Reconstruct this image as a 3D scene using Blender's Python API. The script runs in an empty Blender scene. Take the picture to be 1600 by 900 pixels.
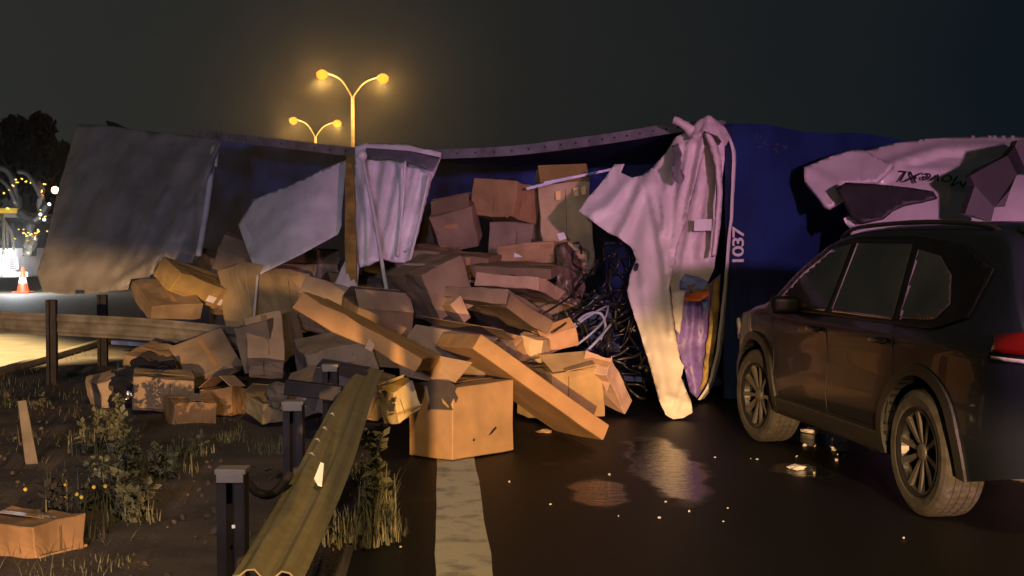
import bpy, bmesh, math, random
import numpy as np
from mathutils import Vector, Matrix, Euler, noise
from mathutils.geometry import delaunay_2d_cdt
random.seed(7)
SC = bpy.context.scene
COL = SC.collection

# ------------------------------------------------------------------ camera
F = 2000.0; HC = 1.5; TILT = math.atan(70/2000.0)
cam_d = bpy.data.cameras.new('camera'); cam = bpy.data.objects.new('camera', cam_d); COL.objects.link(cam)
cam.location = (0, 0, HC); cam.rotation_euler = (math.pi/2-TILT, 0, 0)
cam_d.lens = 45.0; cam_d.sensor_width = 36.0; cam_d.clip_start = 0.05; cam_d.clip_end = 2000
SC.camera = cam

# ------------------------------------------------------------------ night sky (glow of a town to the left)
W = bpy.data.worlds.new('World'); SC.world = W; W.use_nodes = True
nt = W.node_tree; nt.nodes.clear()
def wn(t, **k):
    n = nt.nodes.new(t)
    for a, v in k.items(): setattr(n, a, v)
    return n
out = wn('ShaderNodeOutputWorld'); bg = wn('ShaderNodeBackground'); tc = wn('ShaderNodeTexCoord')
sp = wn('ShaderNodeSeparateXYZ'); nt.links.new(tc.outputs['Generated'], sp.inputs[0])
nz = wn('ShaderNodeTexNoise'); nz.inputs['Scale'].default_value = 3.2; nz.inputs['Detail'].default_value = 4
nt.links.new(tc.outputs['Generated'], nz.inputs['Vector'])
ma = wn('ShaderNodeMath', operation='MULTIPLY_ADD'); nt.links.new(nz.outputs['Fac'], ma.inputs[0])
ma.inputs[1].default_value = 0.55; nt.links.new(sp.outputs['X'], ma.inputs[2])
mr = wn('ShaderNodeMapRange'); nt.links.new(ma.outputs[0], mr.inputs['Value'])
mr.inputs['From Min'].default_value = -0.16; mr.inputs['From Max'].default_value = 0.68
rp = wn('ShaderNodeValToRGB'); nt.links.new(mr.outputs[0], rp.inputs[0])
e = rp.color_ramp.elements
e[0].position = 0.0; e[0].color = (0.0255, 0.0275, 0.0250, 1)
e[1].position = 1.0; e[1].color = (0.0050, 0.0085, 0.0120, 1)
m = e.new(0.5); m.color = (0.0150, 0.0158, 0.0150, 1)
nt.links.new(rp.outputs[0], bg.inputs[0]); bg.inputs[1].default_value = 1.0
nt.links.new(bg.outputs[0], out.inputs[0])

SC.view_settings.view_transform = 'Standard'; SC.view_settings.look = 'None'
SC.view_settings.exposure = 0; SC.view_settings.gamma = 1
SC.cycles.use_denoising = True
SC.cycles.max_bounces = 6
SC.cycles.sample_clamp_indirect = 3.0

# ------------------------------------------------------------------ lamps of the vehicles behind the photographer, and an added fill
def lamp(name, kind, loc, target, power, color, radius, size=60, blend=0.3):
    d = bpy.data.lights.new(name, kind); d.energy = power; d.color = color
    if kind == 'SPOT': d.spot_size = math.radians(size); d.spot_blend = blend
    d.shadow_soft_size = radius
    o = bpy.data.objects.new(name, d); COL.objects.link(o); o.location = loc
    o.rotation_euler = (Vector(target)-Vector(loc)).to_track_quat('-Z', 'Y').to_euler()
    return o
def beam_profile(o, lo, hi, floor):
    """dipped beam: full strength below the cut-off, a faint spill above it (angle above the lamp's axis)"""
    d = o.data; d.use_nodes = True; t = d.node_tree; t.nodes.clear()
    ou = t.nodes.new('ShaderNodeOutputLight'); em = t.nodes.new('ShaderNodeEmission')
    tcn = t.nodes.new('ShaderNodeTexCoord'); se = t.nodes.new('ShaderNodeSeparateXYZ')
    t.links.new(tcn.outputs['Normal'], se.inputs[0])
    dv = t.nodes.new('ShaderNodeMath'); dv.operation = 'DIVIDE'
    t.links.new(se.outputs['Y'], dv.inputs[0]); t.links.new(se.outputs['Z'], dv.inputs[1])
    ab = t.nodes.new('ShaderNodeMath'); ab.operation = 'MULTIPLY'; ab.inputs[1].default_value = -1
    t.links.new(dv.outputs[0], ab.inputs[0])
    r = t.nodes.new('ShaderNodeMapRange'); r.interpolation_type = 'SMOOTHSTEP'
    r.inputs['From Min'].default_value = lo; r.inputs['From Max'].default_value = hi
    r.inputs['To Min'].default_value = 1.0; r.inputs['To Max'].default_value = floor
    t.links.new(ab.outputs[0], r.inputs['Value']); t.links.new(r.outputs[0], em.inputs['Strength'])
    t.links.new(em.outputs[0], ou.inputs[0])
head = lamp('headlight', 'SPOT', (0.8, -15.0, 0.62), (-0.8, 12, 0.62), 46000, (1.0, 0.56, 0.22), 0.06, 50, 0.4)
beam_profile(head, 0.006, 0.020, 0.010); head.rotation_euler.rotate_axis('Z', -0.085)      # the cut-off climbs to the left
pinkl = lamp('red_beacon', 'SPOT', (5.0, -3.0, 2.6), (2.3, 12, 2.0), 4800, (1.0, 0.42, 0.70), 0.20, 31, 0.7)
bluel = lamp('blue_beacon', 'SPOT', (-1.5, -5.0, 2.7), (-2.8, 13.5, 1.8), 2500, (0.72, 0.66, 1.0), 0.25, 32, 0.7)
street = lamp('added_fill_light', 'SPOT', (1.2, -3.0, 8.5), (-0.3, 5.8, 0), 4000, (1.0, 0.68, 0.33), 0.15, 50, 1.0)  # added fill that brightens the edge line; no lamp post stands here
workl = lamp('work_light', 'SPOT', (-11.5, 15.0, 5.0), (-8.3, 17.4, 0.0), 24000, (1.0, 0.72, 0.32), 0.08, 54, 0.4)
beam_profile(workl, 0.17, 0.27, 0.0)

# ------------------------------------------------------------------ helpers
CT, ST = math.cos(TILT), math.sin(TILT)
def P(px, py, d):
    x = (px-800)/F; u = -(py-450)/F
    v = Vector((x, CT+u*ST, -ST+u*CT)); v *= d/v.y
    return v+Vector((0, 0, HC))
def PG(px, py, z=0.0):
    v = P(px, py, 1.0)-Vector((0, 0, HC)); k = (z-HC)/v.z
    return Vector((v.x*k, v.y*k, z))
def tag(o, label=None, cat=None, group=None, kind=None):
    if label: o['label'] = label
    if cat: o['category'] = cat
    if group: o['group'] = group
    if kind: o['kind'] = kind
    return o
def empty(name, loc, rot=(0, 0, 0)):
    o = bpy.data.objects.new(name, None); COL.objects.link(o); o.location = loc; o.rotation_euler = rot
    o.empty_display_size = 0.2
    return o
def mkobj(name, me, mat, parent=None):
    o = bpy.data.objects.new(name, me); COL.objects.link(o)
    if mat: me.materials.append(mat)
    if parent: o.parent = parent
    return o
def from_bm(name, bm, mat, parent=None, smooth=False):
    me = bpy.data.meshes.new(name); bm.normal_update(); bm.to_mesh(me); bm.free()
    if smooth:
        for p in me.polygons: p.use_smooth = True
    return mkobj(name, me, mat, parent)
def world_parent(o, parent):
    """parent keeping world coordinates of a mesh built in world space (parents are placed without rotation)"""
    o.parent = parent; o.location = -Vector(parent.location)
    return o
def bm_box(bm, c, s, R=None, bev=0.0):
    r = bmesh.ops.create_cube(bm, size=1.0); vs = r['verts']
    M = Matrix.Translation(Vector(c)) @ (R.to_4x4() if R else Matrix.Identity(4)) @ Matrix.Diagonal((*s, 1))
    bmesh.ops.transform(bm, matrix=M, verts=vs)
    if bev > 0:
        es = list({ed for v in vs for ed in v.link_edges})
        bmesh.ops.bevel(bm, geom=es, offset=bev, segments=2, affect='EDGES', profile=0.5)
    return vs
def frame_from(a, b, up=Vector((0, 0, 1))):
    z = (b-a).normalized(); x = up.cross(z)
    if x.length < 1e-4: x = Vector((1, 0, 0)).cross(z)
    x.normalize(); y = z.cross(x)
    return x, y, z
def bm_tube(bm, pts, rad, seg=8, cap=True):
    pts = [Vector(p) for p in pts]; n = len(pts)
    rads = rad if isinstance(rad, (list, tuple)) else [rad]*n
    rings = []
    for i, p in enumerate(pts):
        a = pts[max(i-1, 0)]; b = pts[min(i+1, n-1)]
        x, y, z = frame_from(a, b)
        rings.append([bm.verts.new(p+x*math.cos(t)*rads[i]+y*math.sin(t)*rads[i]) for t in [2*math.pi*k/seg for k in range(seg)]])
    for i in range(n-1):
        for k in range(seg):
            bm.faces.new((rings[i][k], rings[i][(k+1) % seg], rings[i+1][(k+1) % seg], rings[i+1][k]))
    if cap:
        bm.faces.new(list(reversed(rings[0]))); bm.faces.new(rings[-1])
def spline(pts, n=8):
    pts = [Vector(p) for p in pts]; res = []
    for i in range(len(pts)-1):
        p0 = pts[max(i-1, 0)]; p1 = pts[i]; p2 = pts[i+1]; p3 = pts[min(i+2, len(pts)-1)]
        for k in range(n):
            t = k/n
            res.append(0.5*((2*p1)+(p2-p0)*t+(2*p0-5*p1+4*p2-p3)*t*t+(3*p1-p0-3*p2+p3)*t**3))
    res.append(pts[-1]); return res
def bm_lathe(bm, prof, seg=32, axis='y'):
    """prof = [(r, h)], revolved about the axis"""
    rings = []
    for r, h in prof:
        ring = []
        for k in range(seg):
            t = 2*math.pi*k/seg
            c, s = r*math.cos(t), r*math.sin(t)
            ring.append(bm.verts.new((c, h, s) if axis == 'y' else (c, s, h)))
        rings.append(ring)
    for i in range(len(rings)-1):
        for k in range(seg):
            bm.faces.new((rings[i][k], rings[i][(k+1) % seg], rings[i+1][(k+1) % seg], rings[i+1][k]))
    return rings

# ------------------------------------------------------------------ materials
def mat(name, col, rough=0.6, metal=0.0, var=0.15, scale=6.0, bump=0.0, bscale=60.0, coat=0.0, spec=0.5, col2=None, lo=0.35, hi=0.65, detail=6, rvar=0.0, bdist=0.02):
    m = bpy.data.materials.new(name); m.use_nodes = True; t = m.node_tree; b = t.nodes['Principled BSDF']
    b.inputs['Roughness'].default_value = rough; b.inputs['Metallic'].default_value = metal
    b.inputs['Coat Weight'].default_value = coat; b.inputs['Specular IOR Level'].default_value = spec
    co = t.nodes.new('ShaderNodeTexCoord')
    n = t.nodes.new('ShaderNodeTexNoise'); n.inputs['Scale'].default_value = scale; n.inputs['Detail'].default_value = detail
    t.links.new(co.outputs['Object'], n.inputs['Vector'])
    r = t.nodes.new('ShaderNodeValToRGB'); t.links.new(n.outputs['Fac'], r.inputs[0])
    c2 = col2 if col2 else tuple(max(0, c*(1-2*var)) for c in col)
    c1 = tuple(min(1, c*(1+var*0.5)) for c in col) if not col2 else col
    r.color_ramp.elements[0].position = lo; r.color_ramp.elements[0].color = (*c2, 1)
    r.color_ramp.elements[1].position = hi; r.color_ramp.elements[1].color = (*c1, 1)
    t.links.new(r.outputs[0], b.inputs['Base Color'])
    if rvar:
        q = t.nodes.new('ShaderNodeMapRange'); t.links.new(n.outputs['Fac'], q.inputs[0])
        q.inputs['From Min'].default_value = 0.3; q.inputs['From Max'].default_value = 0.7
        q.inputs['To Min'].default_value = rough-rvar; q.inputs['To Max'].default_value = rough+rvar
        t.links.new(q.outputs[0], b.inputs['Roughness'])
    if bump:
        n2 = t.nodes.new('ShaderNodeTexNoise'); n2.inputs['Scale'].default_value = bscale; n2.inputs['Detail'].default_value = 5
        t.links.new(co.outputs['Object'], n2.inputs['Vector'])
        bp = t.nodes.new('ShaderNodeBump'); bp.inputs['Strength'].default_value = bump; bp.inputs['Distance'].default_value = bdist
        t.links.new(n2.outputs['Fac'], bp.inputs['Height']); t.links.new(bp.outputs[0], b.inputs['Normal'])
    return m
def vary(m, amt=.30):
    t = m.node_tree; b = t.nodes['Principled BSDF']; lk = b.inputs['Base Color'].links[0]; src = lk.from_socket
    oi = t.nodes.new('ShaderNodeObjectInfo'); mr_ = t.nodes.new('ShaderNodeMapRange'); t.links.new(oi.outputs['Random'], mr_.inputs[0])
    mr_.inputs['To Min'].default_value = 1-amt; mr_.inputs['To Max'].default_value = 1+amt*.4
    hs = t.nodes.new('ShaderNodeHueSaturation'); t.links.new(src, hs.inputs['Color']); t.links.new(mr_.outputs[0], hs.inputs['Value'])
    mr2 = t.nodes.new('ShaderNodeMapRange'); t.links.new(oi.outputs['Random'], mr2.inputs[0]); mr2.inputs['To Min'].default_value = 1.1; mr2.inputs['To Max'].default_value = .75
    t.links.new(mr2.outputs[0], hs.inputs['Saturation']); t.links.new(hs.outputs[0], b.inputs['Base Color'])
def emit(name, col, s):
    m = bpy.data.materials.new(name); m.use_nodes = True; t = m.node_tree; t.nodes.clear()
    o = t.nodes.new('ShaderNodeOutputMaterial'); em = t.nodes.new('ShaderNodeEmission')
    em.inputs[0].default_value = (*col, 1); em.inputs[1].default_value = s; t.links.new(em.outputs[0], o.inputs[0])
    return m
M = {}
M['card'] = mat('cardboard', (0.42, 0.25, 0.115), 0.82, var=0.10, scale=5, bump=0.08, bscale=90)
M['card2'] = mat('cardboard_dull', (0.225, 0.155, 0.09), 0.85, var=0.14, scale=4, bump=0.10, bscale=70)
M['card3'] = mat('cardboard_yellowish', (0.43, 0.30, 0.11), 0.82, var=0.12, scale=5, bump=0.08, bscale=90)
M['card_dim'] = mat('dimmed_cardboard', (0.22, 0.125, 0.055), 0.8, var=0.2, scale=4)  # cardboard with shade put into its colour, to dim the near left box
M['tape'] = mat('packing_tape', (0.34, 0.21, 0.10), 0.25, var=0.08, scale=8)
M['ytape'] = mat('yellow_tape', (0.75, 0.42, 0.05), 0.4, var=0.05)
M['dark_in'] = mat('box_inside', (0.05, 0.04, 0.035), 0.9)
M['tarp'] = mat('tarp_grey', (0.27, 0.255, 0.235), 0.5, var=0.16, scale=3.0, bump=0.10, bscale=20)
M['tarp_w'] = mat('tarp_white', (0.66, 0.64, 0.66), 0.5, var=0.10, scale=4, bump=0.07, bscale=25)
M['cloth'] = mat('tarp_pale', (0.66, 0.60, 0.60), 0.55, var=0.07, scale=3, bump=0.06, bscale=25)
M['band'] = mat('tarp_band', (0.10, 0.10, 0.13), 0.6)
M['rail'] = mat('aluminium_rail', (0.20, 0.19, 0.22), 0.5, 0.3, var=0.2)
M['navy'] = mat('navy_floor', (0.024, 0.042, 0.21), 0.6, var=0.35, scale=2)
M['blackm'] = mat('black_metal', (0.02, 0.02, 0.022), 0.5)
M['bluep'] = mat('blue_paint', (0.013, 0.032, 0.135), 0.42, var=0.22, scale=1.6, bump=0.05, bscale=4)
M['whitep'] = mat('white_paint', (0.62, 0.60, 0.60), 0.35, var=0.06, scale=3, coat=0.3)
M['lett'] = mat('white_lettering', (0.72, 0.72, 0.70), 0.5, var=0.1, scale=20)
M['darklett'] = mat('dark_lettering', (0.03, 0.015, 0.03), 0.5)
M['yelm'] = mat('yellow_pillar', (0.30, 0.20, 0.05), 0.55, var=0.25, scale=6)
M['purple'] = mat('purple_print', (0.20, 0.13, 0.55), 0.45, var=0.2, scale=8)
M['orange'] = mat('orange_print', (0.65, 0.14, 0.03), 0.45, var=0.2, scale=8)
M['bluepr'] = mat('blue_print', (0.16, 0.22, 0.62), 0.45, var=0.2, scale=8)
M['galv'] = mat('galvanised_steel', (0.15, 0.128, 0.062), 0.6, 0.15, var=0.09, scale=16, bump=0.05, bscale=30)
M['postm'] = mat('post_steel', (0.020, 0.017, 0.018), 0.6, 0.0, spec=0.12, var=0.2)
M['capm'] = mat('post_cap', (0.13, 0.115, 0.10), 0.6, var=0.15)
M['railm'] = mat('dull_rail', (0.12, 0.11, 0.095), 0.6, 0.0, var=0.25, scale=5)
M['refl'] = mat('reflector_white', (0.85, 0.82, 0.75), 0.3, var=0.03)
M['rubber'] = mat('tyre_rubber', (0.055, 0.052, 0.05), 0.75, var=0.2, scale=20)
M['rim'] = mat('alloy', (0.15, 0.145, 0.15), 0.4, 0.6, var=0.05)
M['rimd'] = mat('dark_alloy', (0.025, 0.025, 0.03), 0.35, 0.4)
M['carp'] = mat('dark_grey_paint', (0.013, 0.017, 0.026), 0.26, 0.2, var=0.03, coat=0.2, spec=0.15)
M['clad'] = mat('black_plastic', (0.022, 0.022, 0.024), 0.55, var=0.1, scale=30)
M['glass'] = mat('dark_glass', (0.045, 0.043, 0.042), 0.08, coat=0.7, var=0.35, scale=2.2)
M['pillar'] = mat('gloss_black', (0.008, 0.008, 0.009), 0.35, spec=0.15)
M['redl'] = mat('red_lens', (0.13, 0.004, 0.004), 0.25, coat=0.6, var=0.05)
M['lens'] = mat('clear_lens', (0.55, 0.52, 0.50), 0.15, coat=0.6, var=0.15, scale=30)
M['bag'] = mat('black_bag', (0.012, 0.012, 0.018), 0.18, coat=0.5, var=0.1)
M['lampm'] = mat('lamp_steel', (0.45, 0.38, 0.28), 0.5, 0.2)
M['leaf'] = mat('weed_leaf', (0.105, 0.10, 0.055), 0.75, var=0.3, scale=9, col2=(0.032, 0.038, 0.016))
M['leafd'] = mat('dark_leaf', (0.014, 0.012, 0.010), 0.9, var=0.3, scale=4)
M['bark'] = mat('bark', (0.03, 0.025, 0.02), 0.9)
M['flower'] = mat('yellow_flower', (0.36, 0.28, 0.04), 0.6)
M['wood'] = mat('pale_wood', (0.11, 0.09, 0.065), 0.8, var=0.2)
M['conered'] = mat('cone_orange', (0.75, 0.07, 0.02), 0.5, var=0.05)
M['white'] = mat('matt_white', (0.7, 0.7, 0.72), 0.5, var=0.05)
M['hose'] = mat('pale_hose', (0.26, 0.28, 0.44), 0.3, var=0.1)
M['wire'] = mat('dark_wire', (0.014, 0.013, 0.015), 0.4)
M['shard'] = mat('glass_shards', (0.5, 0.5, 0.48), 0.2, var=0.1)
M['wrap'] = mat('crumpled_wrap', (0.20, 0.14, 0.11), 0.35, var=0.25, scale=8, bump=0.3, bscale=14)
M['chrome'] = mat('chrome', (0.6, 0.55, 0.45), 0.2, 0.9, var=0.1)
M['yelp'] = mat('yellow_paint', (0.60, 0.40, 0.04), 0.4)
M['dirt'] = mat('dirt', (0.065, 0.047, 0.034), 0.95, var=0.3, scale=1.8, bump=0.45, bscale=45, detail=10)
M['farroad'] = mat('pale_asphalt', (0.16, 0.14, 0.11), 0.75, var=0.12, scale=3, bump=0.3, bscale=60, detail=10)

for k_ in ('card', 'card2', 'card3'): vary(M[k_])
def asphalt():
    """wet asphalt: fine stone grain, with soft-edged films of water where the road holds it"""
    m = bpy.data.materials.new('wet_asphalt'); m.use_nodes = True; t = m.node_tree; b = t.nodes['Principled BSDF']; N = t.nodes.new; lk = t.links.new
    co = N('ShaderNodeTexCoord')
    def tex(sc, det, mapped=None):
        n = N('ShaderNodeTexNoise'); n.inputs['Scale'].default_value = sc; n.inputs['Detail'].default_value = det
        if mapped:
            mp = N('ShaderNodeMapping'); mp.inputs['Scale'].default_value = mapped; lk(co.outputs['Object'], mp.inputs[0]); lk(mp.outputs[0], n.inputs['Vector'])
        else: lk(co.outputs['Object'], n.inputs['Vector'])
        return n
    def rng(src, a, b_, c, d):
        r = N('ShaderNodeMapRange'); r.interpolation_type = 'SMOOTHSTEP'; lk(src, r.inputs[0])
        for k, v in zip(('From Min', 'From Max', 'To Min', 'To Max'), (a, b_, c, d)): r.inputs[k].default_value = v
        return r.outputs[0]
    def mth(op, a, b_):
        q = N('ShaderNodeMath'); q.operation = op
        for k, v in enumerate((a, b_)):
            if isinstance(v, (int, float)): q.inputs[k].default_value = v
            else: lk(v, q.inputs[k])
        return q.outputs[0]
    big = tex(.9, 6); fine = tex(150, 3); mid = tex(38, 5); rip = tex(1, 4, (7, 26, 7)); edge = tex(3.2, 6)
    wet = rng(big.outputs['Fac'], .64, .76, 0, .5)
    for px, py, rx, ry in WATER:                                # the low spots that hold water
        c = PG(px, py); mp = N('ShaderNodeMapping'); mp.vector_type = 'TEXTURE'; mp.inputs['Location'].default_value = c; mp.inputs['Scale'].default_value = (rx, ry, 1)
        lk(co.outputs['Object'], mp.inputs[0]); g = N('ShaderNodeTexGradient'); g.gradient_type = 'SPHERICAL'; lk(mp.outputs[0], g.inputs[0])
        e_ = mth('ADD', g.outputs['Fac'], mth('MULTIPLY', mth('SUBTRACT', edge.outputs['Fac'], .5), .9))
        wet = mth('MAXIMUM', wet, rng(e_, .12, .5, 0, 1))
    lk(rng(wet, 0, 1, .46, .10), b.inputs['Roughness']); lk(rng(wet, 0, 1, .10, .55), b.inputs['Specular IOR Level'])
    cr = N('ShaderNodeValToRGB'); lk(fine.outputs['Fac'], cr.inputs[0])
    cr.color_ramp.elements[0].color = (.0035, .0033, .003, 1); cr.color_ramp.elements[1].color = (.028, .0265, .025, 1)
    cr.color_ramp.elements[0].position = .38; cr.color_ramp.elements[1].position = .72
    lk(cr.outputs[0], b.inputs['Base Color'])
    dry = mth('ADD', mth('MULTIPLY', fine.outputs['Fac'], .5), mth('MULTIPLY', mid.outputs['Fac'], .5))
    h = mth('ADD', mth('MULTIPLY', dry, mth('SUBTRACT', 1.0, wet)), mth('MULTIPLY', rip.outputs['Fac'], mth('MULTIPLY', wet, .9)))
    bp = N('ShaderNodeBump'); bp.inputs['Strength'].default_value = .8; bp.inputs['Distance'].default_value = .010
    lk(h, bp.inputs['Height']); lk(bp.outputs[0], b.inputs['Normal'])
    return m
WATER = ((1040, 728, .32, 1.7), (935, 768, .25, .6), (1275, 684, .35, .7), (1250, 735, .25, .35))
M['asphalt'] = asphalt()
M['line'] = mat('worn_line_paint', (0.82, 0.76, 0.62), 0.6, var=0.25, scale=6, bump=1.0, bscale=110, detail=12, col2=(0.22, 0.20, 0.17), lo=0.34, hi=0.50, bdist=.25)
_b = M['line'].node_tree.nodes['Principled BSDF']; _b.inputs['Sheen Weight'].default_value = 1.0; _b.inputs['Sheen Roughness'].default_value = 0.35; _b.inputs['Sheen Tint'].default_value = (1, .95, .85, 1)

# ------------------------------------------------------------------ the ground
RD = Vector((-0.057, 1.0, 0)).normalized(); RN = Vector((RD.y, -RD.x, 0))     # road direction, right normal
def road_pt(off, y, z=0.0):     # off = distance right of the guard-rail line at y = 0
    return Vector((off-0.057*y, y, z))
bm = bmesh.new()
vs = [bm.verts.new(p) for p in ((-400, -60, 0), (400, -60, 0), (400, 900, 0), (-400, 900, 0))]; bm.faces.new(vs)
tag(from_bm('road', bm, M['asphalt']), kind='structure')
bm = bmesh.new()
L0, L1 = road_pt(-0.02, 2.5, 0.004), road_pt(-0.02, 11.5, 0.004)
NY, NX = 90, 6
grid = []
for j in range(NY+1):
    y = 2.0+(60-2.0)*(j/NY)**2
    row = []
    for i in range(NX+1):
        off = -0.02+0.265*i/NX
        ed = 0.010*noise.noise((y*6, i*3.1, 0)) if i in (0, NX) else 0
        row.append(bm.verts.new(road_pt(off+ed, y, 0.004)))
    grid.append(row)
for j in range(NY):
    for i in range(NX): bm.faces.new((grid[j][i], grid[j][i+1], grid[j+1][i+1], grid[j+1][i]))
tag(from_bm('edge_line', bm, M['line']), kind='structure')
# median of bare soil between the two carriageways
bm = bmesh.new(); grid = []
ys = [1.0+0.16*j for j in range(160)]+[27+3*j for j in range(30)]
for y in ys:
    row = []
    for i in range(31):
        f = i/30; x0, x1 = -4.95, -0.42
        edge = min(f, 1-f)*8
        z = 0.006+0.03*min(1, edge)+(0.035*noise.noise((f*6, y*1.3, 0))+0.02*noise.noise((f*19, y*4, 3)))*min(1, edge)
        row.append(bm.verts.new(road_pt(x0+(x1-x0)*f, y, max(z, 0.006))))
    grid.append(row)
for j in range(len(ys)-1):
    for i in range(30): bm.faces.new((grid[j][i], grid[j][i+1], grid[j+1][i+1], grid[j+1][i]))
tag(from_bm('median', bm, M['dirt'], smooth=True), kind='structure')
bm = bmesh.new()
vs = [bm.verts.new(p) for p in (road_pt(-60, -20, .004), road_pt(-5.0, -20, .004), road_pt(-5.0, 160, .004), road_pt(-60, 160, .004))]; bm.faces.new(vs)
tag(from_bm('opposite_road', bm, M['farroad']), kind='structure')
bm = bmesh.new()
a, b = road_pt(-5.0, 0), road_pt(-5.0, 120)
R = Matrix.Rotation(math.atan2(0.057, 1), 3, 'Z')
bm_box(bm, (a+b)/2+Vector((0, 0, 0.03)), (0.12, 120, 0.10), R, 0.01)
tag(from_bm('kerb', bm, M['farroad']), kind='structure')

# ------------------------------------------------------------------ cloth and panels from outlines with their own depth
def tps(pts):
    A = np.array([(p[0]/100, p[1]/100) for p in pts]); z = np.array([p[2] for p in pts]); n = len(pts)
    if n < 4:
        B = np.c_[A, np.ones(n)]; c = np.linalg.lstsq(B, z, rcond=None)[0]
        return lambda x, y: c[0]*x/100+c[1]*y/100+c[2]
    def k(r2): return np.where(r2 > 0, 0.5*r2*np.log(np.maximum(r2, 1e-12)), 0)
    K = k(((A[:, None]-A[None])**2).sum(-1))+np.eye(n)*0.02; Pm = np.c_[A, np.ones(n)]
    S = np.block([[K, Pm], [Pm.T, np.zeros((3, 3))]]); w = np.linalg.solve(S, np.r_[z, 0, 0, 0])
    def f(x, y):
        q = np.array([x/100, y/100]); return float(k(((A-q)**2).sum(-1)) @ w[:n]+w[n]*q[0]+w[n+1]*q[1]+w[n+2])
    return f
def seg_dist(p, a, b):
    d = (b[0]-a[0], b[1]-a[1]); l = d[0]**2+d[1]**2
    t = max(0, min(1, ((p[0]-a[0])*d[0]+(p[1]-a[1])*d[1])/l)) if l else 0
    return math.hypot(p[0]-a[0]-d[0]*t, p[1]-a[1]-d[1]*t)
def sheet(name, outline, depth, material, parent, folds=(), step=9, namp=0.0, nscale=(0.02, 0.02), nrot=0.0, thick=0.005, jag=0.0, seed=0, smooth=True, crease=.012):
    """a sheet of cloth or metal: outline refined, filled, given depth, folds, creases and a thickness"""
    rnd = random.Random(seed); f = tps(depth)
    ol = []
    for i, p in enumerate(outline):
        q = outline[(i+1) % len(outline)]; n = max(1, int(math.hypot(q[0]-p[0], q[1]-p[1])/step))
        for k in range(n):
            t = k/n; j = jag if k else 0
            ol.append(Vector((p[0]+(q[0]-p[0])*t+rnd.uniform(-j, j), p[1]+(q[1]-p[1])*t+rnd.uniform(-j, j))))
    x0 = min(p.x for p in ol); x1 = max(p.x for p in ol); y0 = min(p.y for p in ol); y1 = max(p.y for p in ol)
    pts = list(ol); y = y0; r = 0
    while y < y1:
        x = x0+(step/2 if r % 2 else 0)
        while x < x1:
            pts.append(Vector((x+rnd.uniform(-1, 1)*step*0.12, y+rnd.uniform(-1, 1)*step*0.12))); x += step
        y += step*0.87; r += 1
    n = len(ol)
    vo, eo, fo, *_ = delaunay_2d_cdt(pts, [], [list(range(n))], 1, 1e-4)
    ca, sa = math.cos(nrot), math.sin(nrot)
    vv = []
    for p in vo:
        d = f(p.x, p.y)
        for line, amp, w in folds:
            dm = min(seg_dist(p, line[i], line[i+1]) for i in range(len(line)-1))
            d -= amp*math.exp(-(dm/w)**2)
        if namp:
            u = (p.x*ca+p.y*sa)*nscale[0]; v = (-p.x*sa+p.y*ca)*nscale[1]
            d += namp*(noise.noise((u, v, seed))+0.5*noise.noise((u*2.3, v*2.3, seed+5)))
        if crease:
            u = (p.x*ca+p.y*sa)*.03; v = (-p.x*sa+p.y*ca)*.03; a_ = noise.noise((u, v*.55, seed+11)); b_ = noise.noise((u*1.9+3, v*1.4, seed+17))
            d -= crease*(1-min(1, abs(a_)*3.2))**2+crease*.6*(1-min(1, abs(b_)*3.2))**2
        vv.append(P(p.x, p.y, d))
    def find(a):
        while par[a] != a: par[a] = par[par[a]]; a = par[a]
        return a
    par = list(range(len(fo))); ed = {}
    for k, q in enumerate(fo):
        for a_, b_ in zip(q, list(q[1:])+[q[0]]):
            e_ = (min(a_, b_), max(a_, b_))
            if e_ in ed: par[find(k)] = find(ed[e_])
            ed[e_] = k
    cnt = {}
    for k in range(len(fo)): cnt[find(k)] = cnt.get(find(k), 0)+1
    big = max(cnt, key=cnt.get); fo = [q for k, q in enumerate(fo) if find(k) == big]
    used = sorted({v for q in fo for v in q}); nw = {v: i for i, v in enumerate(used)}
    vv = [vv[v] for v in used]; fo = [[nw[v] for v in q] for q in fo]
    me = bpy.data.meshes.new(name); me.from_pydata([tuple(v) for v in vv], [], [list(q) for q in fo])
    for p in me.polygons: p.use_smooth = smooth
    o = mkobj(name, me, material)
    if parent: world_parent(o, parent)
    if thick:
        s = o.modifiers.new('thickness', 'SOLIDIFY'); s.thickness = thick; s.offset = 0
    return o
def slab(name, quad, thick, material, parent=None, wob=0.0):
    """a stiff board with four or more corners (px, py, depth) and a thickness away from the viewer"""
    ps = [P(*q) for q in quad]; bm = bmesh.new()
    nrm = (ps[1]-ps[0]).cross(ps[2]-ps[0]).normalized()
    if nrm.y < 0: nrm = -nrm
    f = [bm.verts.new(p) for p in ps]; g = [bm.verts.new(p+nrm*thick) for p in ps]
    bm.faces.new(f); bm.faces.new(list(reversed(g)))
    for i in range(len(ps)): bm.faces.new((f[i], g[i], g[(i+1) % len(ps)], f[(i+1) % len(ps)]))
    bmesh.ops.recalc_face_normals(bm, faces=bm.faces)
    if wob:
        bmesh.ops.triangulate(bm, faces=bm.faces)
        bmesh.ops.subdivide_edges(bm, edges=bm.edges, cuts=3, use_grid_fill=True)
        for v in bm.verts: v.co += Vector(noise.noise_vector(v.co*6))*wob
    o = from_bm(name, bm, material)
    if parent: world_parent(o, parent)
    return o

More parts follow.
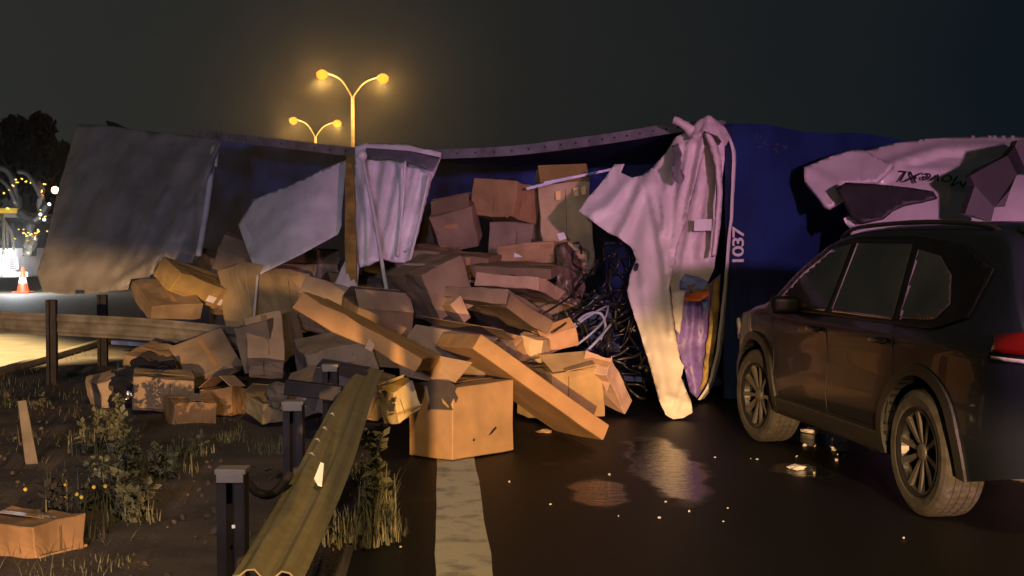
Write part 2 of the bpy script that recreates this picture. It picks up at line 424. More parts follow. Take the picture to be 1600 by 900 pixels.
# ------------------------------------------------------------------ the overturned trailer
TR = empty('overturned_trailer', (-2.0, 14.5, 0))
tag(TR, 'lorry trailer lying on its side with torn pale tarpaulin and boxes spilling out', 'trailer')
NB = Vector((0.53, 0.848, 0))                                   # away from the open roof side, towards the floor
top_px = [(300, 214, 15.8), (338, 219, 15.5), (440, 231, 14.95), (540, 243, 14.4), (620, 247, 14.0), (690, 248, 13.7), (800, 243, 13.25), (900, 231, 12.85), (980, 220, 12.55), (1060, 207, 12.3), (1130, 205, 12.1)]
tops = spline([P(*q) for q in top_px], 4)
def strip_solid(bm, pts, a, b):
    """sweep a rectangle spanned by vectors a and b along pts"""
    rings = [[bm.verts.new(p+o) for o in (Vector((0, 0, 0)), a, a+b, b)] for p in pts]
    for i in range(len(rings)-1):
        for k in range(4): bm.faces.new((rings[i][k], rings[i][(k+1) % 4], rings[i+1][(k+1) % 4], rings[i+1][k]))
    bm.faces.new(rings[0]); bm.faces.new(list(reversed(rings[-1])))
    bmesh.ops.recalc_face_normals(bm, faces=bm.faces)
bm = bmesh.new(); strip_solid(bm, tops, NB*0.06, Vector((0, 0, 0.10)))
world_parent(from_bm('roof_rail', bm, M['rail']), TR)
bm = bmesh.new()
for i in range(2, len(tops)-3, 1):
    p = tops[i]+Vector((0, 0, 0.05))-NB*0.004
    bmesh.ops.create_icosphere(bm, subdivisions=1, radius=0.012, matrix=Matrix.Translation(p))
tag(world_parent(from_bm('rivets', bm, M['blackm']), TR), kind='stuff')
bm = bmesh.new(); strip_solid(bm, [p+NB*0.062+Vector((0, 0, 0.02)) for p in tops], NB*2.5, Vector((0, 0, 0.05)))
world_parent(from_bm('upper_side', bm, M['navy']), TR)
flo = [P(60, 300, 17.0)+NB*0, P(1150, 300, 12.05)]
A0 = Vector((-6.0, 17.0, 0)); A1 = Vector((2.0, 12.0, 0))
bm = bmesh.new(); rr = []
for p in [tops[0]+Vector((-3.2, 2.0, .35))]+tops:
    q = p+NB*2.52; rr.append([bm.verts.new(v) for v in (Vector((q.x, q.y, .06)), q+Vector((0, 0, .03)), q+NB*.08+Vector((0, 0, .03)), Vector((q.x, q.y, .06))+NB*.08)])
for i in range(len(rr)-1):
    for k in range(4): bm.faces.new((rr[i][k], rr[i][(k+1) % 4], rr[i+1][(k+1) % 4], rr[i+1][k]))
bm.faces.new(rr[0]); bm.faces.new(list(reversed(rr[-1]))); bmesh.ops.recalc_face_normals(bm, faces=bm.faces)
world_parent(from_bm('trailer_floor', bm, M['navy']), TR)
bm = bmesh.new(); strip_solid(bm, [A0+Vector((0.6, 0.2, .14)), A1+Vector((-0.1, 0.06, .14))], NB*2.5, Vector((0, 0, 0.05)))
world_parent(from_bm('lower_side', bm, M['navy']), TR)
# headboard wall, blue, seen obliquely to the right of the torn end
H0 = Vector((2.06, 12.02, 0)); HD = Vector((0.8, 0.6, 0)); HN = Vector((0.6, -0.8, 0))
bm = bmesh.new()
N = 12; fr = []; bk = []
for i in range(N+1):
    p = H0+HD*(2.95*i/N)
    zt = 2.62+0.02*math.sin(i)-0.02*(i/N)
    cols = []
    for k in range(7):
        z = 0.03+(zt-0.03)*k/6
        cols.append(p+Vector((0, 0, z))+HN*(0.02*noise.noise((i*.4, k*.5, 0))))
    fr.append([bm.verts.new(q) for q in cols]); bk.append([bm.verts.new(q-HN*0.09) for q in cols])
for i in range(N):
    for k in range(6):
        bm.faces.new((fr[i][k], fr[i+1][k], fr[i+1][k+1], fr[i][k+1])); bm.faces.new((bk[i][k+1], bk[i+1][k+1], bk[i+1][k], bk[i][k]))
    bm.faces.new((fr[i][6], fr[i+1][6], bk[i+1][6], bk[i][6])); bm.faces.new((fr[i+1][0], fr[i][0], bk[i][0], bk[i+1][0]))
for k in range(6):
    bm.faces.new((fr[0][k+1], fr[0][k], bk[0][k], bk[0][k+1])) if False else bm.faces.new((fr[0][k], fr[0][k+1], bk[0][k+1], bk[0][k]))
    bm.faces.new((fr[N][k+1], fr[N][k], bk[N][k], bk[N][k+1]))
bmesh.ops.recalc_face_normals(bm, faces=bm.faces)
HB = world_parent(from_bm('headboard', bm, M['bluep'], smooth=False), TR)
HB['label'] = 'blue headboard wall with the number 1037'
def text_obj(name, body, size, origin, xdir, ydir, material, parent, shear=0.0, extrude=0.002, space=1.0, bold=0.0):
    cu = bpy.data.curves.new(name, 'FONT'); cu.body = body; cu.size = size; cu.shear = shear; cu.extrude = extrude; cu.space_character = space; cu.offset = bold
    cu.resolution_u = 3
    t = bpy.data.objects.new(name+'_curve', cu); COL.objects.link(t)
    bpy.context.view_layer.update()
    me = bpy.data.meshes.new_from_object(t.evaluated_get(bpy.context.evaluated_depsgraph_get()))
    bpy.data.objects.remove(t)
    zd = xdir.cross(ydir).normalized()
    Mx = Matrix((xdir.to_4d(), ydir.to_4d(), zd.to_4d(), (0, 0, 0, 1))).transposed(); Mx[3] = (0, 0, 0, 1)
    for k in range(3): Mx[k][3] = origin[k]
    me.transform(Mx)
    o = mkobj(name, me, material)
    if parent: world_parent(o, parent)
    return o
def on_wall(px, py):
    """point of the headboard's face seen at a pixel"""
    v = P(px, py, 1.0)-Vector((0, 0, HC)); o = Vector((0, 0, HC))
    t = (H0-o).dot(HN)/v.dot(HN); return o+v*t
o = text_obj('number_1037', '1037', 0.215, on_wall(1158, 416)+HN*0.028, Vector((0, 0, 1)), -HD, M['lett'], TR, space=0.82, bold=0.003)
# scuffs on the headboard
bm = bmesh.new()
rs = random.Random(3)
for k in range(16):
    q = on_wall(1170+rs.gauss(24, 16), 226+rs.gauss(0, 6)); l = rs.uniform(.006, .028); an = rs.uniform(-.6, 1.2)
    dv = (HD*math.cos(an)+Vector((0, 0, 1))*math.sin(an))*l; wv = (HD*-math.sin(an)+Vector((0, 0, 1))*math.cos(an))*rs.uniform(.001, .004)
    b0 = q+HN*0.027
    bm.faces.new([bm.verts.new(b0+x) for x in (-dv-wv, dv-wv, dv+wv*.4, -dv+wv)])
tag(world_parent(from_bm('scuff_marks', bm, M['rail']), TR), kind='stuff')
# torn tarpaulins of the trailer
o = sheet('tarp', [(118, 200), (125, 194), (170, 197), (240, 206), (338, 216), (346, 221), (335, 250), (322, 330), (312, 380), (300, 412), (262, 405), (246, 416), (240, 432), (205, 436), (200, 452), (150, 458), (100, 460), (66, 455), (58, 425), (72, 380), (90, 300), (105, 250)],
      [(120, 195, 16.9), (338, 218, 15.3), (60, 440, 15.6), (200, 455, 14.7), (300, 410, 14.6), (200, 320, 15.4)], M['tarp'], TR,
      folds=[([(345, 225), (280, 330), (235, 425)], .10, 7), ([(330, 260), (290, 350), (262, 402)], .08, 6), ([(300, 225), (230, 340), (180, 420)], .06, 9), ([(260, 300), (215, 400)], .05, 5), ([(240, 215), (170, 330), (130, 430)], .05, 12), ([(290, 330), (250, 400), (180, 445)], .08, 6), ([(150, 200), (110, 320), (80, 430)], .05, 14), ([(315, 300), (305, 405)], .06, 5)],
      step=6, namp=.022, nscale=(.075, .006), nrot=0.50, seed=1, jag=.6)
o['label'] = 'large dull grey tarpaulin hanging over the left end'
o = sheet('tarp', [(546, 248), (541, 258), (534, 330), (534, 352), (528, 366), (470, 398), (408, 428), (398, 420), (385, 385), (373, 350), (380, 338), (396, 312), (420, 302), (470, 281), (510, 262)],
      [(545, 250, 14.1), (375, 345, 14.2), (405, 428, 13.3), (530, 366, 13.4), (460, 340, 13.55)], M['tarp_w'], TR,
      folds=[([(525, 262), (460, 320), (405, 400)], .03, 16), ([(440, 330), (452, 395)], .03, 8), ([(500, 300), (400, 330)], .02, 12)], step=7, namp=.025, nscale=(.03, .03), seed=2, jag=0)
o['label'] = 'lilac white flap torn loose in the middle'
o = sheet('tarp_hem', [(372, 350), (380, 346), (392, 366), (423, 416), (408, 429), (398, 421), (384, 384)], [(375, 345, 14.15), (405, 428, 13.27), (420, 416, 13.28)], M['white'], TR, step=7, seed=21)
o = sheet('tarp', [(555, 228), (572, 224), (640, 227), (690, 239), (688, 250), (673, 285), (662, 330), (652, 370), (641, 412), (612, 410), (598, 404), (580, 414), (562, 419), (556, 400), (553, 330), (554, 260)],
      [(556, 226, 13.9), (690, 240, 13.5), (640, 412, 13.0), (560, 418, 13.1), (610, 320, 13.3)], M['tarp_w'], TR,
      folds=[([(580, 245), (568, 330), (563, 412)], .09, 7), ([(606, 250), (590, 340), (580, 408)], .10, 8), ([(630, 255), (612, 340), (598, 402)], .12, 8), ([(652, 265), (630, 350), (618, 406)], .12, 7), ([(676, 262), (655, 340), (636, 408)], .10, 6)],
      step=6, namp=.03, nscale=(.05, .02), seed=3, jag=.8)
o['label'] = 'lilac pleated curtain of tarpaulin beside the pillar'
sheet('tarp_band', [(572, 231), (640, 236), (688, 246), (676, 268), (662, 262), (640, 254), (615, 249), (572, 248)], [(572, 231, 13.62), (690, 244, 13.3), (640, 255, 13.22), (572, 248, 13.55)], M['band'], TR, step=7, namp=.02, nscale=(.05, .05), seed=4)
o = sheet('tarp', [(546, 392), (556, 398), (561, 420), (558, 455), (560, 482), (540, 492), (524, 482), (510, 478), (513, 462), (528, 432)],
      [(550, 392, 13.1), (560, 480, 12.3), (511, 478, 12.2), (540, 490, 12.1)], M['tarp_w'], TR,
      folds=[([(550, 400), (530, 485)], .06, 5), ([(556, 410), (548, 485)], .05, 4)], step=5, namp=.02, nscale=(.06, .03), seed=5)
o['label'] = 'tattered strip of tarpaulin at the pillar foot'
sheet('tarp_shred', [(562, 450), (570, 462), (590, 480), (600, 490), (585, 500), (572, 480)], [(562, 450, 12.6), (600, 490, 12.0), (575, 482, 12.1)], M['tarp_w'], TR, step=6, seed=6, namp=.02)
o = sheet('tarp', [(1003, 274), (1020, 262), (1040, 240), (1056, 214), (1075, 205), (1095, 205), (1101, 230), (1092, 262), (1082, 300), (1070, 345), (1059, 380), (1051, 420), (1046, 445), (1050, 480), (1056, 520), (1062, 560), (1069, 572), (1064, 590), (1079, 625), (1082, 645), (1068, 653), (1052, 655), (1040, 648), (1030, 625), (1015, 570), (1000, 520), (985, 475), (980, 455), (984, 430), (994, 405), (986, 386), (968, 372), (948, 362), (904, 330), (915, 313), (940, 285), (960, 257), (976, 256), (970, 270), (988, 278)],
      [(905, 330, 12.25), (962, 262, 12.4), (1003, 274, 12.3), (1060, 214, 12.15), (1095, 205, 12.05), (1050, 420, 11.7), (985, 450, 11.6), (1060, 650, 10.8), (1042, 645, 10.8), (1020, 560, 11.1), (1080, 300, 12.0)], M['cloth'], TR,
      folds=[([(1012, 276), (1028, 350), (1041, 430), (1050, 520)], .10, 7), ([(1098, 223), (1080, 310), (1063, 400), (1050, 440)], .10, 6), ([(1003, 290), (985, 340), (964, 374)], .10, 8), ([(1020, 272), (1040, 340), (1044, 420)], .07, 5), ([(1060, 230), (1040, 300), (1040, 360)], .08, 7), ([(985, 282), (955, 320), (925, 335)], .07, 9), ([(1078, 225), (1062, 310), (1052, 390)], .09, 5), ([(1010, 300), (1005, 400), (1010, 480), (1040, 620)], .05, 9), ([(1056, 640), (1068, 600)], .05, 5), ([(1045, 620), (1078, 632)], .03, 5)],
      step=5.5, namp=.03, nscale=(.035, .016), seed=7, jag=.6)
o['label'] = 'pink lit tarpaulin hanging to the road in a long tail'
o = sheet('smear', [(1050, 228), (1060, 224), (1066, 240), (1063, 262), (1070, 275), (1064, 288), (1052, 280), (1046, 262), (1054, 246)], [(1050, 228, 12.02), (1066, 240, 11.93), (1064, 288, 11.85), (1048, 262, 11.9)], M['rail'], TR, step=6, seed=31, jag=2.2, thick=.002)
o = sheet('end_lining', [(1096, 205), (1120, 190), (1132, 215), (1132, 250), (1126, 300), (1124, 350), (1116, 420), (1098, 458), (1052, 470), (1046, 442), (1058, 380), (1070, 340), (1084, 285), (1097, 235)],
      [(1100, 200, 12.2), (1130, 250, 12.1), (1116, 420, 12.05), (1048, 450, 12.1), (1085, 300, 12.2)], M['cloth'], TR,
      folds=[([(1105, 210), (1090, 300), (1070, 400), (1060, 460)], .06, 6), ([(1120, 215), (1110, 300), (1095, 400)], .05, 6), ([(1085, 385), (1122, 388)], .03, 4), ([(1090, 275), (1124, 278)], .03, 4)], step=6, namp=.03, nscale=(.04, .03), seed=8)
slab('white_label', [(1085, 343, 11.98), (1115, 342, 11.95), (1114, 360, 11.93), (1084, 361, 11.96)], .004, M['white'], TR)
sheet('tarp_roll', [(1100, 208), (1108, 202), (1120, 222), (1127, 250), (1129, 300), (1126, 350), (1119, 400), (1111, 402), (1117, 350), (1119, 300), (1117, 262), (1108, 232)], [(1100, 208, 12.0), (1127, 250, 11.95), (1117, 400, 11.9), (1112, 300, 11.93)], M['cloth'], TR, folds=[([(1104, 205), (1118, 240), (1124, 300), (1115, 400)], .06, 4)], step=4.5, namp=.015, nscale=(.08, .04), seed=9)
bm = bmesh.new(); bm_tube(bm, spline([P(1053, 187, 12.0), P(1063, 191, 11.98), P(1075, 200, 11.98), P(1086, 212, 12.0)], 5), [.035]*3+[.04]*8+[.05]*5, 9)
for v in bm.verts: v.co += Vector(noise.noise_vector(v.co*9))*.014
world_parent(from_bm('tarp_roll', bm, M['cloth'], smooth=True), TR)
sheet('tarp_peak', [(1074, 206), (1084, 196), (1093, 185), (1107, 178), (1119, 187), (1134, 201), (1141, 215), (1134, 228), (1122, 214), (1110, 208), (1100, 204), (1092, 214), (1082, 216)], [(1080, 206, 11.98), (1107, 178, 12.1), (1138, 215, 11.95), (1100, 210, 11.85)], M['cloth'], TR, folds=[([(1107, 180), (1098, 212)], .06, 5), ([(1112, 184), (1128, 222)], .06, 5), ([(1092, 190), (1084, 212)], .05, 4)], step=4.5, namp=.03, nscale=(.07, .07), seed=10)
fe = spline([P(1124, 196, 12.03), P(1140, 222, 12.0), P(1144, 262, 12.0), P(1140, 340, 12.0), P(1132, 430, 12.0), P(1124, 510, 12.0), P(1116, 562, 12.0), P(1105, 602, 11.95), P(1090, 625, 11.9)], 5)
bm = bmesh.new(); strip_solid(bm, fe, Vector((.028, .01, 0)), Vector((.05, .12, 0)))
for v in bm.verts: v.co += Vector(noise.noise_vector(v.co*5))*.008
world_parent(from_bm('end_frame', bm, M['whitep']), TR)
sheet('lower_lining', [(1050, 462), (1098, 452), (1126, 428), (1120, 520), (1112, 570), (1100, 606), (1089, 622), (1078, 612), (1070, 578), (1062, 555), (1056, 520)], [(1050, 462, 12.0), (1126, 430, 12.02), (1089, 622, 11.85), (1070, 570, 11.9), (1110, 570, 11.98)], M['purple'], TR, folds=[([(1085, 470), (1080, 560), (1088, 615)], .05, 6), ([(1100, 500), (1095, 590)], .04, 4)], step=6, namp=.03, nscale=(.05, .03), seed=11)
for nm, ol, dd, mt in (('blue_print', [(1062, 440), (1070, 428), (1090, 432), (1106, 440), (1100, 452), (1062, 452)], 11.98, 'bluepr'),
                       ('yellow_trim', [(1113, 440), (1126, 430), (1121, 510), (1114, 560), (1103, 600), (1094, 612), (1100, 570), (1108, 510)], 11.9, 'yelm'),
                       ('pale_print', [(1049, 456), (1070, 454), (1066, 490), (1062, 522), (1052, 512)], 11.9, 'cloth'),
                       ('orange_print', [(1070, 462), (1082, 457), (1098, 456), (1108, 452), (1108, 462), (1094, 471), (1070, 470)], 11.91, 'orange'),
                       ('ochre_print', [(1074, 446), (1106, 440), (1110, 456), (1084, 460)], 11.93, 'yelm'),
                       ('pale_blue_print', [(1096, 472), (1109, 470), (1106, 484), (1098, 494)], 11.9, 'bluepr')):
    sheet(nm, ol, [(ol[0][0], ol[0][1], dd+.03), (ol[2][0], ol[2][1], dd), (ol[-1][0], ol[-1][1], dd)], M[mt], TR, step=8, seed=len(nm), thick=.003, jag=1.0)
# roof bows, pillar and rods
slab('pillar', [(541, 243, 13.85), (553, 243, 13.83), (554, 340, 13.2), (557, 430, 12.7), (556, 492, 12.3), (534, 492, 12.3), (540, 420, 12.75), (538, 340, 13.2)], .05, M['yelm'], TR, wob=.012)
for nm, pts, r, mt in (('bow_rod', [(566, 246, 13.4), (585, 340, 12.9), (600, 430, 12.3), (611, 488, 11.85)], .020, 'whitep'),
                       ('curtain_rod', [(671, 272, 13.2), (655, 345, 13.05), (639, 412, 12.85)], .017, 'whitep'),
                       ('curtain_rod', [(633, 252, 13.2), (628, 330, 13.08), (621, 400, 12.9)], .014, 'tarp_w'),
                       ('thin_pole', [(403, 428, 13.2), (399, 470, 13.0), (396, 512, 12.8)], .014, 'whitep'),
                       ('edge_rod', [(334, 230, 15.2), (325, 310, 14.9), (310, 400, 14.5)], .035, 'tarp_w'),
                       ('edge_rod', [(340, 232, 15.2), (337, 260, 15.1)], .02, 'tarp_w')):
    bm = bmesh.new(); bm_tube(bm, spline([P(*q) for q in pts], 6), r, 8); world_parent(from_bm(nm, bm, M[mt], smooth=True), TR)
bm = bmesh.new(); bmesh.ops.create_uvsphere(bm, u_segments=10, v_segments=8, radius=.055, matrix=Matrix.Translation(P(566, 243, 13.35)))
world_parent(from_bm('rod_joint', bm, M['whitep'], smooth=True), TR)
slab('blue_sticker', [(555, 279, 13.62), (567, 279, 13.6), (567, 292, 13.55), (555, 292, 13.57)], .004, M['purple'], TR)
slab('corner_flap', [(165, 188, 16.9), (182, 192, 16.8), (210, 207, 16.4), (172, 203, 16.7)], .03, M['blackm'], TR)

# ------------------------------------------------------------------ the tractor cab on its side
CB = empty('lorry_cab', (4.0, 12.6, 0))
tag(CB, 'white lorry cab tipped on its side beyond the dark car', 'lorry cab')
o = sheet('roof_shell', [(1340, 238), (1352, 238), (1400, 226), (1450, 219), (1510, 215), (1600, 215), (1680, 222), (1720, 260), (1720, 430), (1330, 430), (1330, 360), (1352, 300), (1384, 272)],
      [(1345, 240, 12.6), (1450, 220, 12.7), (1600, 215, 12.7), (1400, 300, 12.0), (1600, 300, 11.7), (1500, 330, 11.7), (1340, 420, 11.9), (1720, 420, 11.7)], M['whitep'], CB,
      folds=[([(1372, 280), (1394, 260), (1440, 243), (1470, 234), (1540, 232), (1620, 235)], .09, 6), ([(1376, 284), (1402, 270), (1450, 269), (1506, 270), (1518, 276)], .05, 4), ([(1430, 252), (1480, 238), (1600, 238)], .05, 4)], step=7, thick=.05, seed=12)
sheet('side_fairing', [(1256, 264), (1300, 246), (1335, 236), (1352, 238), (1372, 250), (1396, 259), (1384, 272), (1370, 285), (1320, 287), (1305, 294), (1319, 312), (1296, 325), (1288, 322), (1268, 296), (1257, 284)],
      [(1257, 270, 12.2), (1340, 238, 12.4), (1396, 259, 12.1), (1318, 312, 11.9), (1293, 322, 11.9)], M['whitep'], CB, folds=[([(1258, 266), (1300, 290), (1318, 305)], .04, 8)], step=7, thick=.05, seed=13)
sheet('dark_quarter', [(1306, 296), (1322, 286), (1370, 289), (1420, 294), (1458, 300), (1464, 310), (1440, 316), (1415, 320), (1395, 330), (1380, 342), (1345, 350), (1330, 340), (1318, 316)], [(1306, 296, 11.75), (1460, 303, 11.55), (1380, 342, 11.5), (1330, 340, 11.6)], M['clad'], CB, step=8, thick=.03, seed=14)
bm = bmesh.new()
bm_box(bm, (4.9, 13.55, 1.22), (2.5, 1.9, 2.36), Matrix.Rotation(-0.12, 3, 'Z'), .12)
world_parent(from_bm('cab_body', bm, M['whitep'], smooth=False), CB)
bm = bmesh.new(); bm_box(bm, (3.55, 13.2, .85), (.7, 1.2, 1.3), Matrix.Rotation(-0.2, 3, 'Z'), .08)
world_parent(from_bm('chassis', bm, M['blackm']), CB)
slab('torn_bracket', [(1318, 342, 11.7), (1325, 336, 11.7), (1334, 342, 11.65), (1336, 354, 11.65), (1329, 357, 11.7), (1322, 350, 11.7)], .02, M['white'], CB)
ma_ = slab('mirror_arm', [(1660, 205, 11.2), (1590, 219, 11.2), (1586, 228, 11.2), (1574, 243, 11.15), (1530, 264, 11.1), (1516, 275, 11.1), (1523, 290, 11.1), (1508, 334, 11.1), (1549, 345, 11.1), (1554, 324, 11.1), (1570, 323, 11.1), (1579, 296, 11.1), (1589, 272, 11.15), (1602, 264, 11.2), (1660, 262, 11.2)], .14, M['blackm'], CB)
# lettering on the cab, upside down as the cab lies
def on_shell(px, py, d): return P(px, py, d)
ta = P(1520, 281, 11.62); tb = P(1404, 270, 11.80); tz = P(1404, 282, 11.76)
xd = (tb-ta).normalized(); yd0 = (P(1460, 300, 11.6)-P(1460, 275, 11.7)).normalized()
yd = (yd0-xd*yd0.dot(xd)).normalized()
text_obj('cab_lettering', 'MoveXL', 0.185, P(1518, 277, 11.60), xd, yd, M['darklett'], CB, shear=.35, space=1.0, bold=.0, extrude=0.0)
ft = tps([(1345, 240, 12.6), (1450, 220, 12.7), (1600, 215, 12.7), (1400, 300, 12.0), (1600, 300, 11.7), (1500, 330, 11.7), (1340, 420, 11.9), (1720, 420, 11.7)])
def to_px(v):
    w = v-Vector((0, 0, HC)); f_ = w.y*CT-w.z*ST; u_ = w.y*ST+w.z*CT
    return 800+F*w.x/f_, 450-F*u_/f_
for o in [o for o in CB.children if o.name.startswith('cab_lettering')]:
    for v in o.data.vertices:
        x_, y_ = to_px(v.co+0*v.co); v.co = P(x_, y_, ft(x_, y_)-.12)
slab('cab_underline', [(1432, 276, 12.1), (1392, 275, 12.18), (1384, 277, 12.2), (1432, 280, 12.05)], .003, M['darklett'], CB)
slab('cab_lettering', [(1574, 284, 11.5), (1583, 284, 11.5), (1580, 292, 11.48), (1572, 294, 11.48)], .004, M['darklett'], CB)

# ------------------------------------------------------------------ cardboard boxes
def box_mesh(dims, seed, dent=.006, jit=.012, n=5, bev=.006):
    """a carton with softly buckled faces and crushed corners"""
    rnd = random.Random(seed); bm = bmesh.new(); dx, dy, dz = dims
    bm_box(bm, (0, 0, 0), dims, None, 0)
    cj = {}
    for v in bm.verts: v.co += Vector([rnd.uniform(-1, 1)*jit for _ in range(3)])
    bmesh.ops.bevel(bm, geom=list(bm.edges), offset=bev, segments=1, affect='EDGES')
    big = [ed for ed in bm.edges if ed.calc_length() > min(dims)*.4]
    bmesh.ops.subdivide_edges(bm, edges=big, cuts=n, use_grid_fill=True)
    off = Vector((rnd.uniform(0, 50), rnd.uniform(0, 50), rnd.uniform(0, 50)))
    for v in bm.verts:
        v.co += Vector(noise.noise_vector(v.co*4.5+off))*dent*1.6+Vector(noise.noise_vector(v.co*14+off))*dent*.5
    return bm
def seam(parent, dims, face, along, mat_, w=.055, pos=0.0, t=.0018, length=1.0, name='tape'):
    """strip of tape on a face: face = axis and sign, along = axis of the strip"""
    ax, sg = 'xyz'.index(face[0]), (1 if face[1] == '+' else -1); al = 'xyz'.index(along); ot = 3-ax-al
    c = [0, 0, 0]; s = [0, 0, 0]
    c[ax] = sg*(dims[ax]/2+.007); s[ax] = t; s[al] = dims[al]*length*.985; s[ot] = w; c[ot] = pos
    bm = bmesh.new(); bm_box(bm, c, s)
    return from_bm(name, bm, mat_, parent)
def on_face(o, dims, face, px, py, off=.009):
    """local point where the sight line of a pixel meets a face of a box"""
    Mi = (Matrix.Translation(o.location) @ o.rotation_euler.to_matrix().to_4x4()).inverted()
    a = Mi @ Vector((0, 0, HC)); b = Mi @ P(px, py, 10.0); ax = 'xyz'.index(face[0]); h = (1 if face[1] == '+' else -1)*(dims[ax]/2+off)
    t = (h-a[ax])/(b[ax]-a[ax]); return a+(b-a)*t
def face_decal(name, o, dims, face, poly, mat_, off=.009):
    bm = bmesh.new(); bm.faces.new([bm.verts.new(on_face(o, dims, face, x, y, off)) for x, y in poly])
    return from_bm(name, bm, mat_, o)
CARTONS = 'cardboard boxes spilled from the trailer'
def carton(label, c, e_, dims, m='card', seed=0, tapes=(), dent=.014, jit=.022, name='cardboard_box', plain=False):
    bm = box_mesh(dims, seed, dent, jit); o = from_bm(name, bm, M[m]); o.location = c; o.rotation_euler = e_
    tag(o, label, 'box', CARTONS)
    for tp in tapes: seam(o, dims, *tp[:2], M[tp[2]], *tp[3:])
    if plain: return o
    rnd = random.Random(seed+900); la = 'x' if dims[0] > dims[1] else 'y'
    if not any(tp[0] == 'z+' for tp in tapes):
        seam(o, dims, 'z+', la, M['tape'], .05, rnd.uniform(-.03, .03), .0016, rnd.uniform(.7, 1))
    if min(dims) > .18:
        seam(o, dims, 'y-', 'x', M['tape'], .012, -dims[2]*.5+.05, .0012, .96, 'crease'); seam(o, dims, 'y-', 'z', M['dark_in'], .004, rnd.uniform(-.2, .2)*dims[0], .0010, rnd.uniform(.5, .95), 'crease')
    if seed % 4 == 1 and min(dims) > .15:
        q = seam(o, dims, 'y-', 'x', M['white'], .07, rnd.uniform(-.1, .1)*dims[2], .0012, .22, 'paper_label'); q.location.x = rnd.uniform(-.25, .25)*dims[0]
    if seed % 3 == 0 and min(dims) > .15:
        for sx in (-1, 1):                                      # a pair of sprung top flaps
            bm = bmesh.new(); vs = bm_box(bm, (0, dims[1]*.24, 0), (dims[0]*.96, dims[1]*.48, .005))
            R_ = Matrix.Rotation(rnd.uniform(.25, .9), 3, 'X')
            for v in bm.verts: v.co = R_ @ v.co; v.co += Vector((0, -dims[1]*.49, dims[2]/2+.006)); v.co.y *= -sx; 
            bmesh.ops.recalc_face_normals(bm, faces=bm.faces); from_bm('flap', bm, M[m], o)
    return o
def child_slab(parent, name, quad, thick, mat_, wob=0.0):
    o = slab(name, quad, thick, mat_, None, wob)
    bpy.context.view_layer.update()
    Mi = (Matrix.Translation(parent.location) @ parent.rotation_euler.to_matrix().to_4x4()).inverted()
    o.data.transform(Mi); o.parent = parent; return o
T = 'tape'
bA = carton('largest open box standing on the white line with a torn hole', (-0.359, 9.075, 0.262), (0.0, 0.0, 0.861), (0.621, 0.426, 0.50), 'card', 1, [], dent=.004, jit=.006, plain=True)
child_slab(bA, 'flap', [(644, 588, 8.95), (666, 552, 9.12), (738, 566, 9.0), (712, 597, 8.82)], .006, M['card'], .004)
AD = (0.621, 0.426, 0.50)
face_decal('torn_hole', bA, AD, 'x-', [(666, 600), (680, 594), (700, 596), (709, 600), (707, 612), (709, 622), (704, 632), (708, 641), (690, 640), (668, 639), (671, 622)], M['dark_in'], .012)
for k, q in enumerate(([(709, 600), (714, 606), (711, 612), (716, 622), (712, 630), (709, 622), (707, 612)], [(690, 622), (696, 628), (702, 636), (700, 637), (692, 630)])):
    face_decal('torn_edge', bA, AD, 'y-' if k == 0 else 'x-', q, M['card3'] if k else M['dark_in'], .014)
face_decal('scratch', bA, AD, 'y-', [(763, 681), (769, 672), (775, 666), (776, 669), (769, 677)], M['darklett'])
face_decal('scratch', bA, AD, 'y-', [(739, 686), (742, 685), (742, 689), (739, 689)], M['darklett'])
seam(bA, AD, 'z+', 'x', M['tape'], .05, 0)
bC = carton('long bright flat box leaning down onto the road right of the largest box', (0.067, 9.553, 0.435), (1.519, 0.609, 0.377), (1.234, 0.130, 0.80), 'card', 2, [], dent=.005, jit=.008, plain=True)
bD = carton('box with a sagging open top right behind the leaning flat box', (0.413, 10.766, 0.26), (0.06, -0.03, 0.534), (0.51, 0.512, 0.42), 'card3', 3, [('z+', 'x', T, .05, .05)])
child_slab(bD, 'flap', [(884, 580, 10.35), (930, 569, 10.5), (926, 563, 10.65), (880, 575, 10.5)], .006, M['card3'])
bE = carton('narrow box end tilted at the right edge of the pile on the road', (0.795, 10.863, 0.31), (0.271, -0.849, 0.793), (0.140, 0.251, 0.60), 'card', 4)
child_slab(bE, 'flap', [(938, 592, 10.7), (956, 556, 10.75), (957, 588, 10.65), (948, 612, 10.6)], .006, M['card'])
carton('long flat box sloping down to the right across the broken guardrail', (-0.965, 8.606, 0.895), (-0.077, 0.457, -0.113), (0.92, 0.86, 0.122), 'card', 5, [('y-', 'z', T, .05, .12, .0018, 1.0)], plain=True)
carton('thin flat box with yellow tape at its right end, topmost of the flat stack', (0.066, 12.403, 1.242), (0.080, 0.019, -0.276), (0.789, 0.653, 0.099), 'card2', 6, [('y-', 'z', 'ytape', .15, .30, .002, 1.0)])
carton('large flat box with a yellow tape patch left on its top edge', (-0.100, 11.620, 0.908), (-0.244, 0.062, -0.433), (0.670, 1.3, 0.10), 'card2', 7, [('z+', 'y', 'ytape', .13, -.25, .002, .12)])
carton('flat box just above the large flat one, its right side lit orange', (0.19, 12.05, 1.03), (-0.244, 0.062, -0.433), (0.66, 1.2, 0.10), 'card', 8)
carton('dull flat box slanting below the flat stack', (-0.148, 11.50, 0.88), (0.989, -0.004, -1.044), (1.20, 0.12, 0.50), 'card2', 9)
carton('box with a central seam, highest on the cargo heap', (-0.069, 13.378, 1.927), (-0.134, 0.074, -0.603), (0.530, 0.479, 0.382), 'card', 10, [('y-', 'z', T, .02, .22)])
carton('box below and behind the highest seamed one', (0.06, 13.62, 1.52), (-0.05, 0.03, -0.35), (0.50, 0.45, 0.36), 'card2', 11)
